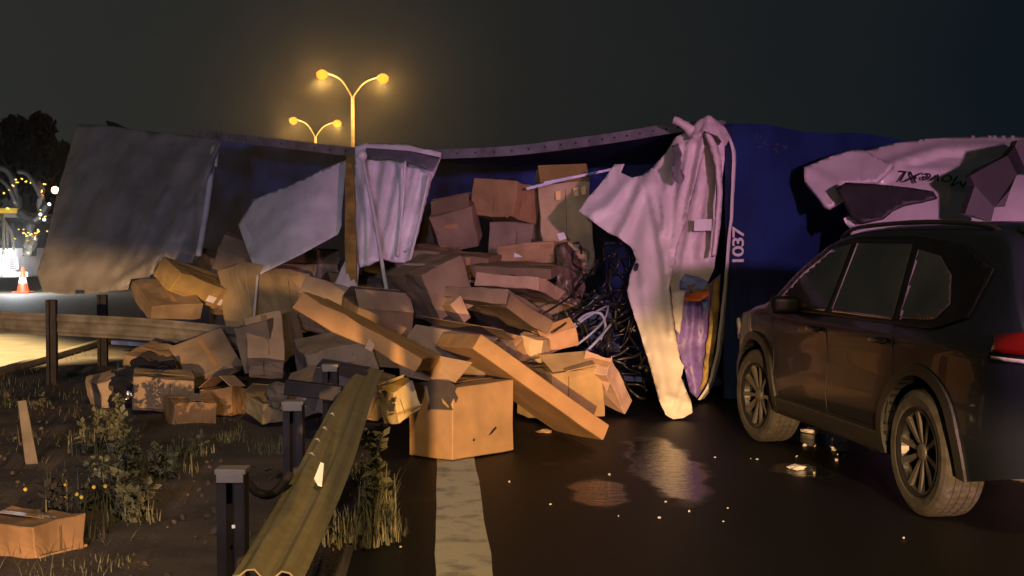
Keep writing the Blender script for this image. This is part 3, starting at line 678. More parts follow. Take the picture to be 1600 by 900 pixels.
carton('tilted box leaning left of the highest seamed one', (-0.563, 13.315, 1.696), (0.370, -0.182, -0.181), (0.42, 0.36, 0.40), 'card2', 12, [('y-', 'x', T, .05, .05)])
carton('bulging long box with a white label on its corner', (0.201, 12.905, 1.384), (-0.045, -0.063, -0.407), (0.609, 0.352, 0.231), 'card', 13, [('y-', 'x', T, .04, .06)], dent=.014, jit=.02)
slab_l = slab('paper_label', [(870, 365, 12.55), (881, 363, 12.55), (885, 373, 12.5), (874, 376, 12.5)], .003, M['white']); tag(slab_l, 'small white paper label on the bulging long box', 'label')
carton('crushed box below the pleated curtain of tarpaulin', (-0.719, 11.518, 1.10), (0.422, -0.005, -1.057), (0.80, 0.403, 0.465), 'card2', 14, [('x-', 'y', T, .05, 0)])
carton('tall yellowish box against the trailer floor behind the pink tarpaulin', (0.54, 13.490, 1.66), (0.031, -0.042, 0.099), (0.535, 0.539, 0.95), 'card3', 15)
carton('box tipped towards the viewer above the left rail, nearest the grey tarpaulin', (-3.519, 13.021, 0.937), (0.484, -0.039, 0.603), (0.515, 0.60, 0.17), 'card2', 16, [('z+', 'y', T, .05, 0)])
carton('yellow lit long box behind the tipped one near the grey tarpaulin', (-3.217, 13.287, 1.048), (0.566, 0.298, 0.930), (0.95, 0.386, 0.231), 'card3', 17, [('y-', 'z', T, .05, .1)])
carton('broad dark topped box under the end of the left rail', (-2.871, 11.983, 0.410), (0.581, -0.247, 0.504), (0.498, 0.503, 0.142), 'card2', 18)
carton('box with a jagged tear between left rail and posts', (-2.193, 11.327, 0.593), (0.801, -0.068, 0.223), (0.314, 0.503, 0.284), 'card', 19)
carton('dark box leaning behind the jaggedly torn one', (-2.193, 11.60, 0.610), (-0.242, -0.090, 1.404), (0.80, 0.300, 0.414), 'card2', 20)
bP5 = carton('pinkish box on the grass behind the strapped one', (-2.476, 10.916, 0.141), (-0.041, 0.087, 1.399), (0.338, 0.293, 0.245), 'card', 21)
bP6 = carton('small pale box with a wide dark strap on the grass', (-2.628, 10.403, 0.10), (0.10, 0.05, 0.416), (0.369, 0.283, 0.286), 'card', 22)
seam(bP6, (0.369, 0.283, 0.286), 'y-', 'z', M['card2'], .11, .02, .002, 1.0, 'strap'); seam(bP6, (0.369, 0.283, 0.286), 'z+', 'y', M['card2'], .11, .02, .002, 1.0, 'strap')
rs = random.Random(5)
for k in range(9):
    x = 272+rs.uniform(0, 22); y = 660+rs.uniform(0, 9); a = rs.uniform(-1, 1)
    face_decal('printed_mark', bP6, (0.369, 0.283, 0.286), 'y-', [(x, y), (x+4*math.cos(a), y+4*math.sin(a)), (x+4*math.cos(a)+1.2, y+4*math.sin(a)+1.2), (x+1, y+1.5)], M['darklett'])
bP7 = carton('box in the near left corner of the picture beside the dark shrub', (-2.329, 6.069, 0.10), (-0.027, -0.010, 1.021), (0.290, 0.537, 0.189), 'card_dim', 23, [('x-', 'z', T, .05, .1)])
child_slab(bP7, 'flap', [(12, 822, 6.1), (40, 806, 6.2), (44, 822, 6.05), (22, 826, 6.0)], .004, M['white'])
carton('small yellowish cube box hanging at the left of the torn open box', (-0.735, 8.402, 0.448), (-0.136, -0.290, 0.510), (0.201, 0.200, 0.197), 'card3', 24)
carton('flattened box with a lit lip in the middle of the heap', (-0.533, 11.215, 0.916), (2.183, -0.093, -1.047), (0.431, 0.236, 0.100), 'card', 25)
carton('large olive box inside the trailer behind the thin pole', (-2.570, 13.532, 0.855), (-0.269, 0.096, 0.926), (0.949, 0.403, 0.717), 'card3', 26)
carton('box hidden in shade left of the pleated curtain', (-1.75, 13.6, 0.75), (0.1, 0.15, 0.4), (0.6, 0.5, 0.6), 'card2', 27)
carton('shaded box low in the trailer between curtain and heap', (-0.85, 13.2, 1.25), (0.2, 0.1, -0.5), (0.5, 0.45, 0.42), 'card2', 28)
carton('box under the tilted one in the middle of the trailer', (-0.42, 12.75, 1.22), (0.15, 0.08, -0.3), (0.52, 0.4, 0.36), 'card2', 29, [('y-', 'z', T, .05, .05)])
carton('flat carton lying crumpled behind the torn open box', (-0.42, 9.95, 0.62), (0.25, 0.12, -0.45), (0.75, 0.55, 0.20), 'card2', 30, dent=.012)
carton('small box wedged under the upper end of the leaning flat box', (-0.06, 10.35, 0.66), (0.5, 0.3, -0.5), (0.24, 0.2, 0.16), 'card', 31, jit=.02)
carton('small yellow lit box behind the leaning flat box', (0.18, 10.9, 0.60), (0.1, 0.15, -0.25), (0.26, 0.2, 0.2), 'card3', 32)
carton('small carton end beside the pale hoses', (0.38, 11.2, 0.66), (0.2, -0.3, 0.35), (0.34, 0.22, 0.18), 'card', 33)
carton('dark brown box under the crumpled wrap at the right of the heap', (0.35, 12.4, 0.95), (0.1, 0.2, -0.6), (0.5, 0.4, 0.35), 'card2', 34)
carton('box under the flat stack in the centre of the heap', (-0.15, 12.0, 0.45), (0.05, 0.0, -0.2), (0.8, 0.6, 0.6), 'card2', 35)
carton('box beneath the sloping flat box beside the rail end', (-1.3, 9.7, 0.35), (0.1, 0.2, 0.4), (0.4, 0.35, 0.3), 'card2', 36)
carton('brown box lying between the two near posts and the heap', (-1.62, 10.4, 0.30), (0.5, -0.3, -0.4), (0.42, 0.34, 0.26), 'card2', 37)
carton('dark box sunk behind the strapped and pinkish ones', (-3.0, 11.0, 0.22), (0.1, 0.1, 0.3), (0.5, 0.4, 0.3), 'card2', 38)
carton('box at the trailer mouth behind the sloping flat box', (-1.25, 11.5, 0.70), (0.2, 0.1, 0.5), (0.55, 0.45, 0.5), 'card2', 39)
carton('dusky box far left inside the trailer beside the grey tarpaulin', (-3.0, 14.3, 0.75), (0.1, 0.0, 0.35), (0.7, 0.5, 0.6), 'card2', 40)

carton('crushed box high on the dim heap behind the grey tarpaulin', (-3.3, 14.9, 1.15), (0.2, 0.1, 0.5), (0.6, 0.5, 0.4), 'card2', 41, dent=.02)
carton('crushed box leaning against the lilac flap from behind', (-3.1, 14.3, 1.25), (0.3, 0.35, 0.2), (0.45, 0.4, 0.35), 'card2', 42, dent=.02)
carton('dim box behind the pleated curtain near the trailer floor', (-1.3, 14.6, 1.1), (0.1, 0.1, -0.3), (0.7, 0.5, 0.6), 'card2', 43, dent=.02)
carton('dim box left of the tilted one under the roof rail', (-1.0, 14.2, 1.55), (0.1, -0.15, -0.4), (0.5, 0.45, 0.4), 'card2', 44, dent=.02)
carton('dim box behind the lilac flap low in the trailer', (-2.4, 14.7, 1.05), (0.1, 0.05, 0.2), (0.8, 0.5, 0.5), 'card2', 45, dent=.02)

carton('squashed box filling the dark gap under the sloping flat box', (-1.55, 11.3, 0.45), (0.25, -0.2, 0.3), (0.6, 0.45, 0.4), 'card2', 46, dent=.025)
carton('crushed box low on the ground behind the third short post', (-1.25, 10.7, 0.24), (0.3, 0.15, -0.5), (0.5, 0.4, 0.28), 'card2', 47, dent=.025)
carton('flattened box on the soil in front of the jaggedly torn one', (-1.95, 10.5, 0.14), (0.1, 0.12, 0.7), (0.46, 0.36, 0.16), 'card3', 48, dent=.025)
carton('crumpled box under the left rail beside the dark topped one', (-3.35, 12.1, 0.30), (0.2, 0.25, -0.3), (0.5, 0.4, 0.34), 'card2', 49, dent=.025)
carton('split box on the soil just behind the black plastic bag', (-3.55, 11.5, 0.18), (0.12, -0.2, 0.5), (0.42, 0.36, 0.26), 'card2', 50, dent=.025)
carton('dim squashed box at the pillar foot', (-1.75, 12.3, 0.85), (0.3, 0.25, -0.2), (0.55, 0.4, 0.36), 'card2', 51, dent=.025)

# ------------------------------------------------------------------ guard rails
def w_profile(s=1.0):
    """cross-section of a W beam: (height, depth)"""
    return [(-.155*s, .0), (-.125*s, .012), (-.095*s, .07), (-.06*s, .08), (-.03*s, .02), (0, .0), (.03*s, .02), (.06*s, .08), (.095*s, .07), (.125*s, .012), (.155*s, .0)]
def w_beam(name, path, ups, outs, material, thick=.006, s=1.0, flat=1.0):
    bm = bmesh.new(); rings = []
    for p, u, o in zip(path, ups, outs): rings.append([bm.verts.new(p+u*h+o*d*flat) for h, d in w_profile(s)])
    for i in range(len(rings)-1):
        for k in range(10): bm.faces.new((rings[i][k], rings[i][k+1], rings[i+1][k+1], rings[i+1][k]))
    o = from_bm(name, bm, material, None)
    m = o.modifiers.new('thickness', 'SOLIDIFY'); m.thickness = thick; m.offset = 0
    return o
# broken beam rising from the near left towards the boxes
p0, p1 = P(418, 905, 4.05), P(577, 588, 7.55)
n = 30; path = []; ups = []; outs = []
ax = (p1-p0).normalized()
for i in range(n+1):
    t = i/n; p = p0.lerp(p1, t)+Vector((0.02*math.sin(t*5), 0, .03*math.sin(t*3.1)))
    view = (Vector((0, 0, HC))-p).normalized()
    a = .30-.35*t+.05*math.sin(t*5)
    u = ax.cross(Vector((0, -1, 0))).normalized()
    u = Matrix.Rotation(a, 3, ax) @ u
    o_ = ax.cross(u); o_ = o_ if o_.dot(view) > 0 else -o_
    wv = .004*noise.noise((t*9, 1, 2))
    path.append(p+o_*wv); ups.append(u); outs.append(o_)
RB = w_beam('guardrail_beam', path, ups, outs, M['galv'], s=.72, flat=.36)
tag(RB, 'torn olive guardrail beam rising from the bottom edge towards the boxes', 'guardrail', 'broken guardrail beams')
rf = slab('reflector', [(491, 747, 4.98), (501, 722, 5.10), (506, 724, 5.10), (503, 759, 4.93), (497, 757, 4.93)], .004, M['refl']); rf.parent = RB
for k, (x, y, l) in enumerate(((497, 690, 6), (508, 672, 5), (520, 650, 5), (488, 712, 6))):
    d = 5.75+(-(y-656))*.011
    q = slab('dent_mark', [(x-l, y-4, d), (x, y-6, d), (x+l*.7, y+1, d), (x, y-2, d)], .003, M['blackm']); q.parent = RB
# bent beam across the left side
pth = spline([P(-120, 486, 13.6), P(0, 502, 13.3), (P(110, 508, 13.0)), P(220, 514, 12.7), P(330, 524, 12.5), P(395, 532, 12.4)], 6)
u1 = [Vector((0.02, -.10, .96)).normalized() for _ in pth]; o1 = [Vector((0.05, -1, -.10)).normalized() for _ in pth]
LB = w_beam('guardrail_beam', pth, u1, o1, M['railm'], s=.72, flat=.28)
tag(LB, 'long bent guardrail beam crossing the left side in front of the posts', 'guardrail', 'broken guardrail beams')
def post(top, ground, w, dp, label, lean=0.0, cap=True, marks=()):
    """channel post with a pale worn top; top = point, runs to the ground"""
    e_ = empty('guardrail_post', (top.x, top.y, ground)); h = top.z-ground
    tag(e_, label, 'guardrail post', 'steel posts of the broken guardrails')
    bm = bmesh.new()
    bm_box(bm, (0, 0, h/2), (w, .006, h)); bm_box(bm, (-w/2+.003, -dp/2-.003, h/2), (.007, dp, h)); bm_box(bm, (w/2-.003, -dp/2-.003, h/2), (.007, dp, h))
    bm_box(bm, (-w/2+.018, -dp-.004, h/2), (.03, .006, h)); bm_box(bm, (w/2-.018, -dp-.004, h/2), (.03, .006, h))
    f = from_bm('channel', bm, M['postm'], e_)
    if cap:
        bm = bmesh.new(); bm_box(bm, (0, -dp/2, h+.008), (w+.012, dp+.018, .018), None, .003); from_bm('post_cap', bm, M['capm'], e_)
        bm = bmesh.new(); bm_box(bm, (0, -dp-.011, h-.012), (w*.98, .004, .03), None, .001); from_bm('worn_edge', bm, M['capm'], e_)
    for (mx, mz, ms) in marks:
        bm = bmesh.new(); bm_box(bm, (mx, -dp-.012, mz), (ms, .006, ms), None, .001); from_bm('bolt_head', bm, M['refl'], e_)
    e_.rotation_euler = (0, lean, 0)
    return e_
pa = post(P(367, 735, 4.30), 0.0, .092, .07, 'nearest short steel post left of the torn beam', marks=((.012, .56, .011),))
post(P(461, 630, 6.10), 0.0, .092, .07, 'second short steel post, half hidden by the torn beam', marks=((-.02, .4, .012),))
post(P(518, 572, 8.00), 0.0, .092, .07, 'short steel post just below the sloping flat box', cap=True)
post(P(82, 468, 13.05), 0.0, .10, .06, 'left steel post standing against the lit road patch', cap=False)
post(P(161, 460, 15.0), 0.0, .11, .06, 'pale topped steel post right of the lit road patch', cap=False)
bm = bmesh.new(); bm_box(bm, (0, 0, 0), (.32, .07, .085), Matrix.Rotation(.12, 3, 'Y'), .006)
o = from_bm('spacer_block', bm, M['postm']); o.location = P(490, 610, 7.2); tag(o, 'black steel spacer arm lying across between two near posts', 'steel bar')
bm = bmesh.new(); bm_tube(bm, spline([PG(385, 750, .28)+Vector((0, 0, .0)), P(400, 768, 4.9), P(425, 772, 4.9), P(445, 752, 4.95), P(452, 742, 5.0)], 6), .018, 8)
o = from_bm('steel_strap', bm, M['postm'], None, True); tag(o, 'dark bent steel strap looping behind the nearest post', 'steel strap')

# ------------------------------------------------------------------ dark estate car standing on the right
CAR = empty('parked_car', (2.93, 8.46, 0))
tag(CAR, 'dark grey family car with crumpled bonnet stopped beside the wreck', 'car')
hd = Vector((-0.146, 0.989, 0)); lf = Vector((-0.989, -0.146, 0))
CAR.rotation_euler = (0, 0, math.atan2(hd.y, hd.x))            # local x = forward, y = left, z = up
def interp(tb, x):
    if x <= tb[0][0]: return tb[0][1]
    for (a, b), (c, d) in zip(tb, tb[1:]):
        if x <= c:
            t = (x-a)/(c-a); return b+(d-b)*t
    return tb[-1][1]
def smooth_tab(tb, n=6):
    v = spline([Vector((a, b, 0)) for a, b in tb], n); return [(p.x, p.y) for p in v]
ZT = smooth_tab([(-2.27, .78), (-2.25, .92), (-2.22, 1.04), (-2.10, 1.25), (-1.96, 1.47), (-1.86, 1.575), (-1.6, 1.610), (-.8, 1.632), (-.1, 1.62), (.32, 1.565), (.72, 1.385), (1.10, 1.12), (1.3, 1.075), (1.8, .985), (2.08, .89), (2.2, .74), (2.27, .60)])
WT = smooth_tab([(-2.27, .66), (-2.2, .78), (-2.05, .865), (-1.7, .915), (-1.2, .928), (0, .92), (1.2, .925), (1.7, .90), (2.0, .82), (2.15, .70), (2.27, .50)])
def zt(x): return interp(ZT, x)
def ze(x): return zt(x)-(.075 if x < 1.1 else .055)
def hw(x, z):
    w = interp(WT, x)
    if z < .55: w *= 1-.05*((.55-z)/.3)**2
    elif z < .98:
        w *= 1-.018*math.sin((z-.55)/.43*math.pi)+.008*math.exp(-((z-.86)/.03)**2)
    else: w *= 1-(z-.98)*.44
    return w
def zb(x): return .27+(.10*max(0, (abs(x)-1.8)/.45))
xs = [-2.27, -2.26, -2.24, -2.22]+[-2.19+.055*i for i in range(79)]+[2.12, 2.16, 2.20, 2.24, 2.265, 2.27]
xs = sorted(set(round(x, 3) for x in xs if x <= 2.27))
bm = bmesh.new(); rings = []; NS, NT = 16, 7
for x in xs:
    lo, hi = zb(x), max(ze(x), zb(x)+.12); side = []
    for k in range(NS+1):
        z = lo+(hi-lo)*k/NS; side.append((hw(x, z), z))
    ye = side[-1][0]; topz = max(zt(x), hi+.01)
    top = [(ye*math.cos(k/NT*math.pi/2)**.62, hi+(topz-hi)*math.sin(k/NT*math.pi/2)) for k in range(1, NT+1)]
    half = side+top; half[-1] = (0, half[-1][1])
    rings.append([bm.verts.new((x, y, z)) for y, z in half]+[bm.verts.new((x, -y, z)) for y, z in reversed(half[:-1])])
L = len(rings[0])
for i in range(len(rings)-1):
    for k in range(L): bm.faces.new((rings[i][k], rings[i+1][k], rings[i+1][(k+1) % L], rings[i][(k+1) % L]))
bm.faces.new(rings[0]); bm.faces.new(list(reversed(rings[-1])))
# crumpled front left bonnet and wing
for v in bm.verts:
    if v.co.x > 1.35 and v.co.z > .6 and v.co.y > -.2:
        k = min(1, (v.co.x-1.35)/.5)*min(1, (v.co.y+.2)/.4)*min(1, (v.co.z-.6)/.2)
        v.co += Vector(noise.noise_vector(v.co*4.2))*.065*k+Vector((-.05*k, 0, .015*k*math.sin(v.co.x*17)))
bmesh.ops.recalc_face_normals(bm, faces=bm.faces)
body = from_bm('body', bm, M['carp'], CAR, True)
WHX = (1.34, -1.34); WR = .352
bm = bmesh.new()
for x in WHX:
    r = bmesh.ops.create_cone(bm, cap_ends=True, segments=48, radius1=.415, radius2=.415, depth=3.0, matrix=Matrix.Translation((x, 0, .36)) @ Matrix.Rotation(math.pi/2, 4, 'X'))
me = bpy.data.meshes.new('arch_cut'); bm.to_mesh(me); bm.free(); cut = bpy.data.objects.new('arch_cut', me); COL.objects.link(cut)
cut.matrix_world = Matrix.Translation(CAR.location) @ CAR.rotation_euler.to_matrix().to_4x4()
bo = body.modifiers.new('arches', 'BOOLEAN'); bo.object = cut; bo.solver = 'EXACT'; bo.operation = 'DIFFERENCE'
bpy.context.view_layer.update()
me2 = bpy.data.meshes.new_from_object(body.evaluated_get(bpy.context.evaluated_depsgraph_get()))
body.modifiers.clear(); body.data = me2; me2.name = 'body'
bpy.data.objects.remove(cut)
for p in me2.polygons: p.use_smooth = True
me2.set_sharp_from_angle(angle=math.radians(40))
bm = bmesh.new(); bm_box(bm, (0, 0, .60), (3.9, 1.30, .62)); from_bm('underbody', bm, M['blackm'], CAR)
def side_patch(name, poly, off, material, sgn=1, step=.07, thick=.006):
    """panel following the flank of the car: poly in (x, z)"""
    ol = []
    for i, p in enumerate(poly):
        q = poly[(i+1) % len(poly)]; l = math.hypot(q[0]-p[0], q[1]-p[1]); n = max(1, int(l/step))
        for k in range(n): ol.append(Vector((p[0]+(q[0]-p[0])*k/n, p[1]+(q[1]-p[1])*k/n)))
    pts = list(ol); a0 = min(p.x for p in ol); a1 = max(p.x for p in ol); b0 = min(p.y for p in ol); b1 = max(p.y for p in ol)
    x = a0+step/2
    while x < a1:
        z = b0+step/2
        while z < b1: pts.append(Vector((x, z))); z += step
        x += step
    vo, eo, fo, *_ = delaunay_2d_cdt(pts, [], [list(range(len(ol)))], 1, 1e-5)
    me = bpy.data.meshes.new(name); me.from_pydata([(p.x, sgn*(hw(p.x, p.y)+off), p.y) for p in vo], [], [list(f) for f in fo])
    for p in me.polygons: p.use_smooth = True
    o = mkobj(name, me, material, CAR)
    s = o.modifiers.new('thickness', 'SOLIDIFY'); s.thickness = thick; s.offset = 0
    return o
for sgn in (1, -1):
    side_patch('window_surround', [(1.08, 1.035), (.66, 1.315), (.30, 1.495), (-.1, 1.54), (-.9, 1.54), (-1.5, 1.495), (-1.86, 1.37), (-1.80, 1.12), (-1.5, 1.04)], .012, M['pillar'], sgn, step=.035)
    side_patch('side_window', [(.93, 1.06), (.60, 1.295), (.28, 1.455), (-.02, 1.495), (-.03, 1.06)], .0185, M['glass'], sgn, step=.035, thick=.0015)
    side_patch('side_window', [(-.11, 1.06), (-.10, 1.50), (-.90, 1.495), (-1.02, 1.06)], .0185, M['glass'], sgn, step=.035, thick=.0015)
    side_patch('side_window', [(-1.10, 1.07), (-1.0, 1.465), (-1.30, 1.43), (-1.50, 1.33), (-1.60, 1.18), (-1.5, 1.09)], .0185, M['glass'], sgn, step=.035, thick=.0015)
    for xa, xb in ((.95, .90), (-.05, -.07), (-1.05, -.98)):
        side_patch('door_seam', [(xa, 1.03), (xa-.008, 1.03), (xb-.008, .40), (xb, .40)], .001, M['blackm'], sgn, thick=.003)
    side_patch('door_seam', [(.90, .40), (.90, .408), (-.98, .408), (-.98, .40)], .001, M['blackm'], sgn, thick=.003)
    side_patch('sill_cladding', [(.90, .28), (.90, .40), (-.90, .40), (-.90, .28)], .012, M['clad'], sgn)
    for x0 in (.12, -.90):
        bm = bmesh.new(); bm_box(bm, (x0, sgn*(hw(x0, .93)+.025), .935), (.22, .022, .032), None, .009); from_bm('door_handle', bm, M['carp'], CAR, True)
    for cx in WHX:                                              # wheel arch trims
        poly = [(cx+.415*math.cos(t), .36+.415*math.sin(t)) for t in [math.pi*(-.06+1.12*k/24) for k in range(25)]]
        po = [(cx+.485*math.cos(t), .36+.475*math.sin(t)) for t in [math.pi*(-.06+1.12*k/24) for k in range(25)]]
        bm = bmesh.new(); r = []
        for (a, b), (c, d) in zip(poly, po):
            r.append([bm.verts.new((a, sgn*(hw(a, b)-.10), b)), bm.verts.new((a, sgn*(hw(a, b)+.016), b)), bm.verts.new((c, sgn*(hw(c, d)+.016), d)), bm.verts.new((c, sgn*(hw(c, d)-.004), d))])
        for i in range(24):
            for k in range(3): bm.faces.new((r[i][k], r[i][k+1], r[i+1][k+1], r[i+1][k]))
        bmesh.ops.recalc_face_normals(bm, faces=bm.faces)
        from_bm('arch_trim', bm, M['clad'], CAR, False)
    lp = side_patch('tail_light', [(-2.27, .955), (-2.27, 1.06), (-2.18, 1.065), (-2.05, 1.045), (-2.06, .965)], .012, M['redl'], sgn, thick=.02)
    side_patch('light_strip', [(-2.27, .915), (-2.27, .935), (-2.05, .945), (-2.05, .93)], .012, M['lens'], sgn, thick=.01)
    side_patch('head_light', [(1.78, .80), (1.82, .91), (2.02, .87), (2.16, .76), (2.14, .70), (1.95, .74)], .004, M['lens'], sgn, thick=.02)
    # mirror
    bm = bmesh.new(); bm_box(bm, (.50, sgn*.985, 1.075), (.10, .20, .125), Matrix.Rotation(sgn*-.2, 3, 'Z'), .035)
    mo = from_bm('mirror', bm, M['pillar'], CAR, True)
    bm = bmesh.new(); bm_tube(bm, [(.55, sgn*.88, 1.02), (.52, sgn*.93, 1.05)], .03, 8); from_bm('mirror_arm', bm, M['clad'], mo, True)
    bm = bmesh.new(); bm_tube(bm, spline([(.35, sgn*.64, 1.53), (.1, sgn*.645, 1.60), (-.8, sgn*.645, 1.625), (-1.5, sgn*.63, 1.60), (-1.7, sgn*.62, 1.55)], 6), .014, 8); from_bm('roof_bar', bm, M['clad'], CAR, True)
def surf_quad(name, fn, nu, nv, material, thick=.012):
    bm = bmesh.new(); g = [[bm.verts.new(fn(i/nu, j/nv)) for i in range(nu+1)] for j in range(nv+1)]
    for j in range(nv):
        for i in range(nu): bm.faces.new((g[j][i], g[j][i+1], g[j+1][i+1], g[j+1][i]))
    bmesh.ops.recalc_face_normals(bm, faces=bm.faces)
    o = from_bm(name, bm, material, CAR, True); s = o.modifiers.new('thickness', 'SOLIDIFY'); s.thickness = thick; s.offset = 0; return o
def crown(x, y):
    hi = max(ze(x), zb(x)+.12); ye = hw(x, hi); tz = max(zt(x), hi+.01); c = min(1, (abs(y)/ye))**(1/.62)
    return hi+(tz-hi)*math.sin(math.acos(min(1, c)))
surf_quad('windscreen', lambda u, v: (.36+.70*v, (u-.5)*2*(.56+.17*v), crown(.36+.70*v, (u-.5)*2*(.56+.17*v))+.008), 12, 8, M['glass'])
surf_quad('rear_window', lambda u, v: (-1.93-.17*v, (u-.5)*2*(.56+.10*v), crown(-1.93-.17*v, (u-.5)*2*(.56+.10*v))+.012), 12, 6, M['glass'])
surf_quad('rear_spoiler', lambda u, v: (-1.80-.17*v, (u-.5)*2*.60, zt(-1.80)+.005-.03*v-.03*(2*u-1)**2), 12, 3, M['clad'], .03)
surf_quad('light_bar', lambda u, v: (-2.272-.008, (u-.5)*2*.62, .95+.05*v), 8, 1, M['redl'], .01)
# lower rear bumper: pale lip and dark valance
bm = bmesh.new()
ringp = []
for i in range(25):
    t = -1+2*i/24; y = t*.79; x = -2.28+.24*abs(t)**4
    ringp.append((x, y))
for z0, z1, ins in ((.33, .37, .012),):
    r = [[bm.verts.new((x-ins, y, z0)), bm.verts.new((x-ins, y, z1)), bm.verts.new((x+.05, y, z1)), bm.verts.new((x+.05, y, z0))] for x, y in ringp]
    for i in range(24):
        for k in range(4): bm.faces.new((r[i][k], r[i][(k+1) % 4], r[i+1][(k+1) % 4], r[i+1][k]))
    bm.faces.new(r[0]); bm.faces.new(list(reversed(r[-1])))
from_bm('bumper_lip', bm, M['rim'], CAR)
bm = bmesh.new()
r = [[bm.verts.new((x-.006, y, .37)), bm.verts.new((x-.012, y, .60)), bm.verts.new((x+.04, y, .60)), bm.verts.new((x+.04, y, .37))] for x, y in ringp]
for i in range(24):
    for k in range(4): bm.faces.new((r[i][k], r[i][(k+1) % 4], r[i+1][(k+1) % 4], r[i+1][k]))
from_bm('rear_bumper', bm, M['clad'], CAR, False)
# wheels
def make_wheel_parts():
    bm = bmesh.new()
    hwid = .118
    prof = [(.235, -hwid+.012), (.262, -hwid-.004), (.305, -hwid-.008), (.332, -hwid+.004), (.345, -hwid+.018)]
    for g in (-.066, -.024, .024, .066): prof += [(WR, g-.008), (WR-.008, g-.006), (WR-.008, g+.006), (WR, g+.008)]
    prof += [(.345, hwid-.018), (.332, hwid-.004), (.305, hwid+.008), (.262, hwid+.004), (.235, hwid-.012)]
    bm_lathe(bm, prof, 96); tyre = bpy.data.meshes.new('tyre')
    # cut sipes into the tread
    for v in bm.verts:
        rr = math.hypot(v.co.x, v.co.z)
        if rr > WR-.002:
            a = math.atan2(v.co.z, v.co.x); k = int(round(a/(2*math.pi/96)))
            if k % 2 == 0: v.co.x *= (rr-.003)/rr; v.co.z *= (rr-.003)/rr
    bmesh.ops.recalc_face_normals(bm, faces=bm.faces); bm.to_mesh(tyre); bm.free(); tyre.materials.append(M['rubber'])
    bm = bmesh.new(); bm_lathe(bm, [(.236, -.11), (.225, -.10), (.215, -.05), (.21, .06), (.222, .10), (.24, .112), (.245, .118), (.238, .122), (.225, .110)], 64)
    bm_lathe(bm, [(.0, .035), (.22, .035), (.22, .02), (0, .02)], 48)
    rimb = bpy.data.meshes.new('rim'); bmesh.ops.recalc_face_normals(bm, faces=bm.faces); bm.to_mesh(rimb); bm.free(); rimb.materials.append(M['rimd'])
    bm = bmesh.new()
    for k in range(5):
        for s in (-1, 1):
            a = 2*math.pi*k/5+s*.20
            pr = []
            for rr, w, y, yb in ((.045, .020, .082, .05), (.11, .024, .092, .06), (.17, .030, .100, .07), (.222, .036, .108, .08)):
                ca, sa = math.cos(a), math.sin(a); tx, tz = -sa, ca
                bend = s*.02*(rr/.22)
                cx, cz = rr*ca+tx*bend, rr*sa+tz*bend
                pr.append([bm.verts.new((cx-tx*w/2, y, cz-tz*w/2)), bm.verts.new((cx+tx*w/2, y, cz+tz*w/2)), bm.verts.new((cx+tx*w/2, yb, cz+tz*w/2)), bm.verts.new((cx-tx*w/2, yb, cz-tz*w/2))])
            for i in range(3):
                for j in range(4): bm.faces.new((pr[i][j], pr[i][(j+1) % 4], pr[i+1][(j+1) % 4], pr[i+1][j]))
            bm.faces.new(pr[0]); bm.faces.new(list(reversed(pr[-1])))
    bmesh.ops.recalc_face_normals(bm, faces=bm.faces)
    spk = bpy.data.meshes.new('spokes'); bm.to_mesh(spk); bm.free(); spk.materials.append(M['rim'])
    bm = bmesh.new(); bm_lathe(bm, [(0, .098), (.03, .098), (.048, .090), (.052, .05)], 24); hub = bpy.data.meshes.new('hub_cap'); bmesh.ops.recalc_face_normals(bm, faces=bm.faces); bm.to_mesh(hub); bm.free(); hub.materials.append(M['rim'])
    for me in (tyre, rimb):
        for p in me.polygons: p.use_smooth = False
    return tyre, rimb, spk, hub
tyre, rimb, spk, hub = make_wheel_parts()
for x in WHX:
    for s in (1, -1):
        we = empty('wheel', (x, s*.795, WR)); we.parent = CAR
        we.rotation_euler = (0, 0, (0 if s > 0 else math.pi)+(.10 if x > 0 else 0))
        for nm, me in (('tyre', tyre), ('rim', rimb), ('spokes', spk), ('hub_cap', hub)):
            o = bpy.data.objects.new(nm, me); COL.objects.link(o); o.parent = we
            if nm == 'spokes': o.rotation_euler = (0, .35 if x > 0 else .1, 0)

